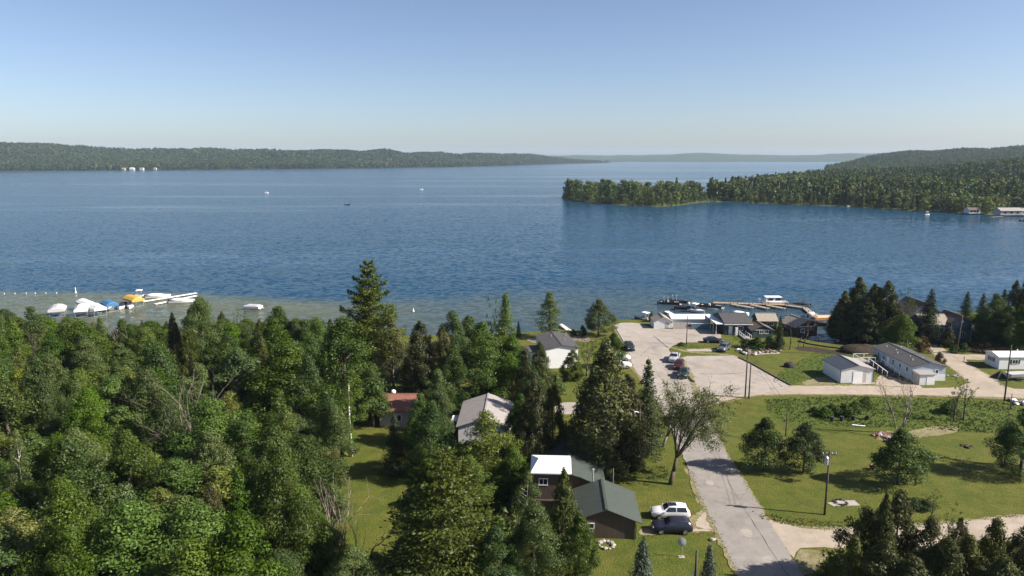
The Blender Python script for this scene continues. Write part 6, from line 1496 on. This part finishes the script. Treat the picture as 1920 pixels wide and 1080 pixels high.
# retaining wall of the basin
wl_ = empty('retaining_wall', G(1530, 649), 0, 'dark timber retaining wall along the marina basin', 'wall'); o0 = G(1530, 649)
seg = [(1496, 640), (1516, 645.5), (1550, 651), (1598, 657)]
for a, b_ in zip(seg[:-1], seg[1:]):
    A, B = G(*a) - o0, G(*b_) - o0; d = B - A
    for k in range(3): MB().box(((A + B) / 2 + Vector((0, 0, -.45 + k * .3))), (d.length, .22 + .02 * k, .28), math.atan2(d.y, d.x)).build('beam', M_DARKWOOD, wl_)
# covered boat on trailer by the white mobile home
t = empty('boat_trailer', G(1912, 712), .1, 'grey covered boat on a trailer before the white mobile home', 'trailer'); h_ = hull(5.4, 2.0, .75, M_CANVASG, t); h_.location = (0, 0, .7)
for s in (-1, 1):
    o = MB().tube((0, -.1, 0), (0, .1, 0), .32, n=14).build('wheel', M_TYRE, t); o.location = (-.8, s * 1.0, .32)
MB().b2(-2.6, 3.4, -.06, .06, .35, .47).build('frame', M_GALV, t); MB().b2(-1.0, -.6, -1.0, 1.0, .28, .36).build('axle', M_GALV, t)

# ------------------------------------------------------------ weeds and undergrowth
wr = np.random.RandomState(8)
def tuft_mesh(seed, n, s, m):
    rng = np.random.RandomState(seed); az = rng.uniform(0, 6.28, n); q = rng.uniform(0, .5, n) * s; C = np.stack([q * np.cos(az), q * np.sin(az), rng.uniform(.08, .6, n) * s], 1)
    Nn = np.stack([np.cos(az), np.sin(az), np.full(n, .5)], 1) + rng.normal(size=(n, 3)) * .4
    return crown_mesh('weed', C, Nn, s * rng.uniform(.3, .7, n), .35, rng, m, axis=np.tile([0, 0, 1.0], (n, 1)) + rng.normal(size=(n, 3)) * .5)
LF_WEED = leaf_mat('weed_leaf', (0.034, 0.066, 0.008), (0.088, 0.124, 0.019), .3, .02, .25); LF_DRY = leaf_mat('dry_stalk', (0.10, 0.092, 0.03), (0.15, 0.13, 0.05), .2, .01, .2)
def fill(name, poly_px, n, kinds, smin, smax, seed, z=GZ):
    rng = np.random.RandomState(seed); poly = np.array([tuple(G(*p).xy) for p in poly_px]); lo, hi = poly.min(0), poly.max(0)
    q = rng.uniform(lo, hi, (n * 3, 2)); q = q[inside(q[:, 0], q[:, 1], poly)][:n]; k = len(q); s = rng.uniform(smin, smax, k) * (0.5 + vnoise(q[:, 0] / 4, q[:, 1] / 4, seed, 3))
    return scatter(name, np.stack([q[:, 0], q[:, 1], np.full(k, z)], 1), rng.uniform(0, 6.28, k), np.stack([s, s, s], 1), rng.randint(0, len(kinds), k), kinds)
weeds = [tuft_mesh(i, 26, 1.0, LF_WEED) for i in range(4)]; dry = [tuft_mesh(9, 18, .8, LF_DRY)]
fill('meadow_weeds', [(1440, 772), (1435, 750), (1600, 743), (1740, 748), (1900, 755), (1960, 790), (1860, 813), (1700, 804), (1530, 798), (1475, 793)], 3600, weeds + dry, .10, .36, 1)
fill('meadow_weeds', [(1440, 733), (1455, 700), (1540, 656), (1640, 664), (1560, 690), (1540, 706), (1500, 716)], 1300, weeds + dry, .08, .25, 2)
fill('undergrowth', [(-300, 1250), (560, 1250), (640, 1100), (610, 1010), (640, 900), (640, 800), (650, 735), (700, 700), (690, 650), (0, 648), (-420, 655)], 5200, weeds, .9, 2.2, 3)
fill('undergrowth', [(770, 760), (960, 715), (1005, 790), (990, 900), (960, 1010), (960, 1200), (760, 1200), (740, 1020), (790, 850)], 1300, weeds, .7, 1.6, 4)
fill('undergrowth', [(1545, 1060), (1600, 1035), (1750, 1040), (1920, 1025), (2000, 1030), (2000, 1200), (1600, 1200)], 900, weeds + dry, .6, 1.4, 5)
fill('undergrowth', [(1570, 622), (1700, 606), (1920, 594), (2000, 600), (2000, 655), (1835, 648), (1715, 655), (1650, 640)], 1200, weeds, .6, 1.4, 6)
# longer grass along the verges and shore
fill('rough_grass', [(1260, 650), (1345, 641), (1420, 652), (1390, 662), (1340, 652), (1290, 653)], 300, weeds + dry, .08, .25, 7)
fill('rough_grass', [(1000, 634), (1130, 634), (1150, 618), (1175, 660), (1165, 690), (1110, 660), (1050, 645)], 700, weeds + dry, .12, .35, 8)
fill('rough_grass', [(1410, 960), (1430, 975), (1500, 990), (1600, 990), (1740, 984), (1740, 975), (1560, 978), (1470, 968)], 420, weeds + dry, .08, .22, 9)
def edge_tufts(px, n, spread, seed):
    rng = np.random.RandomState(seed); P_ = np.array([tuple(G(*q).xy) for q in px]); seg = np.hypot(*(P_[1:] - P_[:-1]).T); cum = np.concatenate([[0], np.cumsum(seg)])
    d = rng.uniform(0, cum[-1], n); x = np.interp(d, cum, P_[:, 0]) + rng.normal(size=n) * spread; y = np.interp(d, cum, P_[:, 1]) + rng.normal(size=n) * spread; s = rng.uniform(.06, .17, n)
    scatter('verge_grass', np.stack([x, y, np.full(n, GZ + .03)], 1), rng.uniform(0, 6.28, n), np.stack([s, s, s * .8], 1), rng.randint(0, 5, n), weeds + dry)
edge_tufts([(1296, 884), (1312, 928), (1348, 1001), (1384, 1075)], 189, .2, 1); edge_tufts([(1316, 762), (1362, 850), (1392, 898), (1440, 976)], 189, .2, 2)
edge_tufts([(1340, 757), (1410, 743), (1500, 741), (1600, 741), (1700, 743), (1830, 746), (1920, 749)], 270, .2, 3); edge_tufts([(1450, 978), (1540, 992), (1700, 987), (1800, 979), (1920, 966)], 225, .2, 4)
edge_tufts([(1152, 612), (1177, 657), (1188, 691), (1236, 761)], 180, .2, 5); edge_tufts([(1385, 670), (1482, 722), (1560, 722), (1640, 722)], 180, .2, 6); edge_tufts([(1738, 652), (1762, 675), (1800, 701), (1820, 720)], 90, .2, 7)
edge_tufts([(1193, 1010), (1240, 1004), (1300, 1001), (1352, 1004)], 72, .2, 8); edge_tufts([(1786, 668), (1852, 703), (1886, 730)], 99, .2, 9)
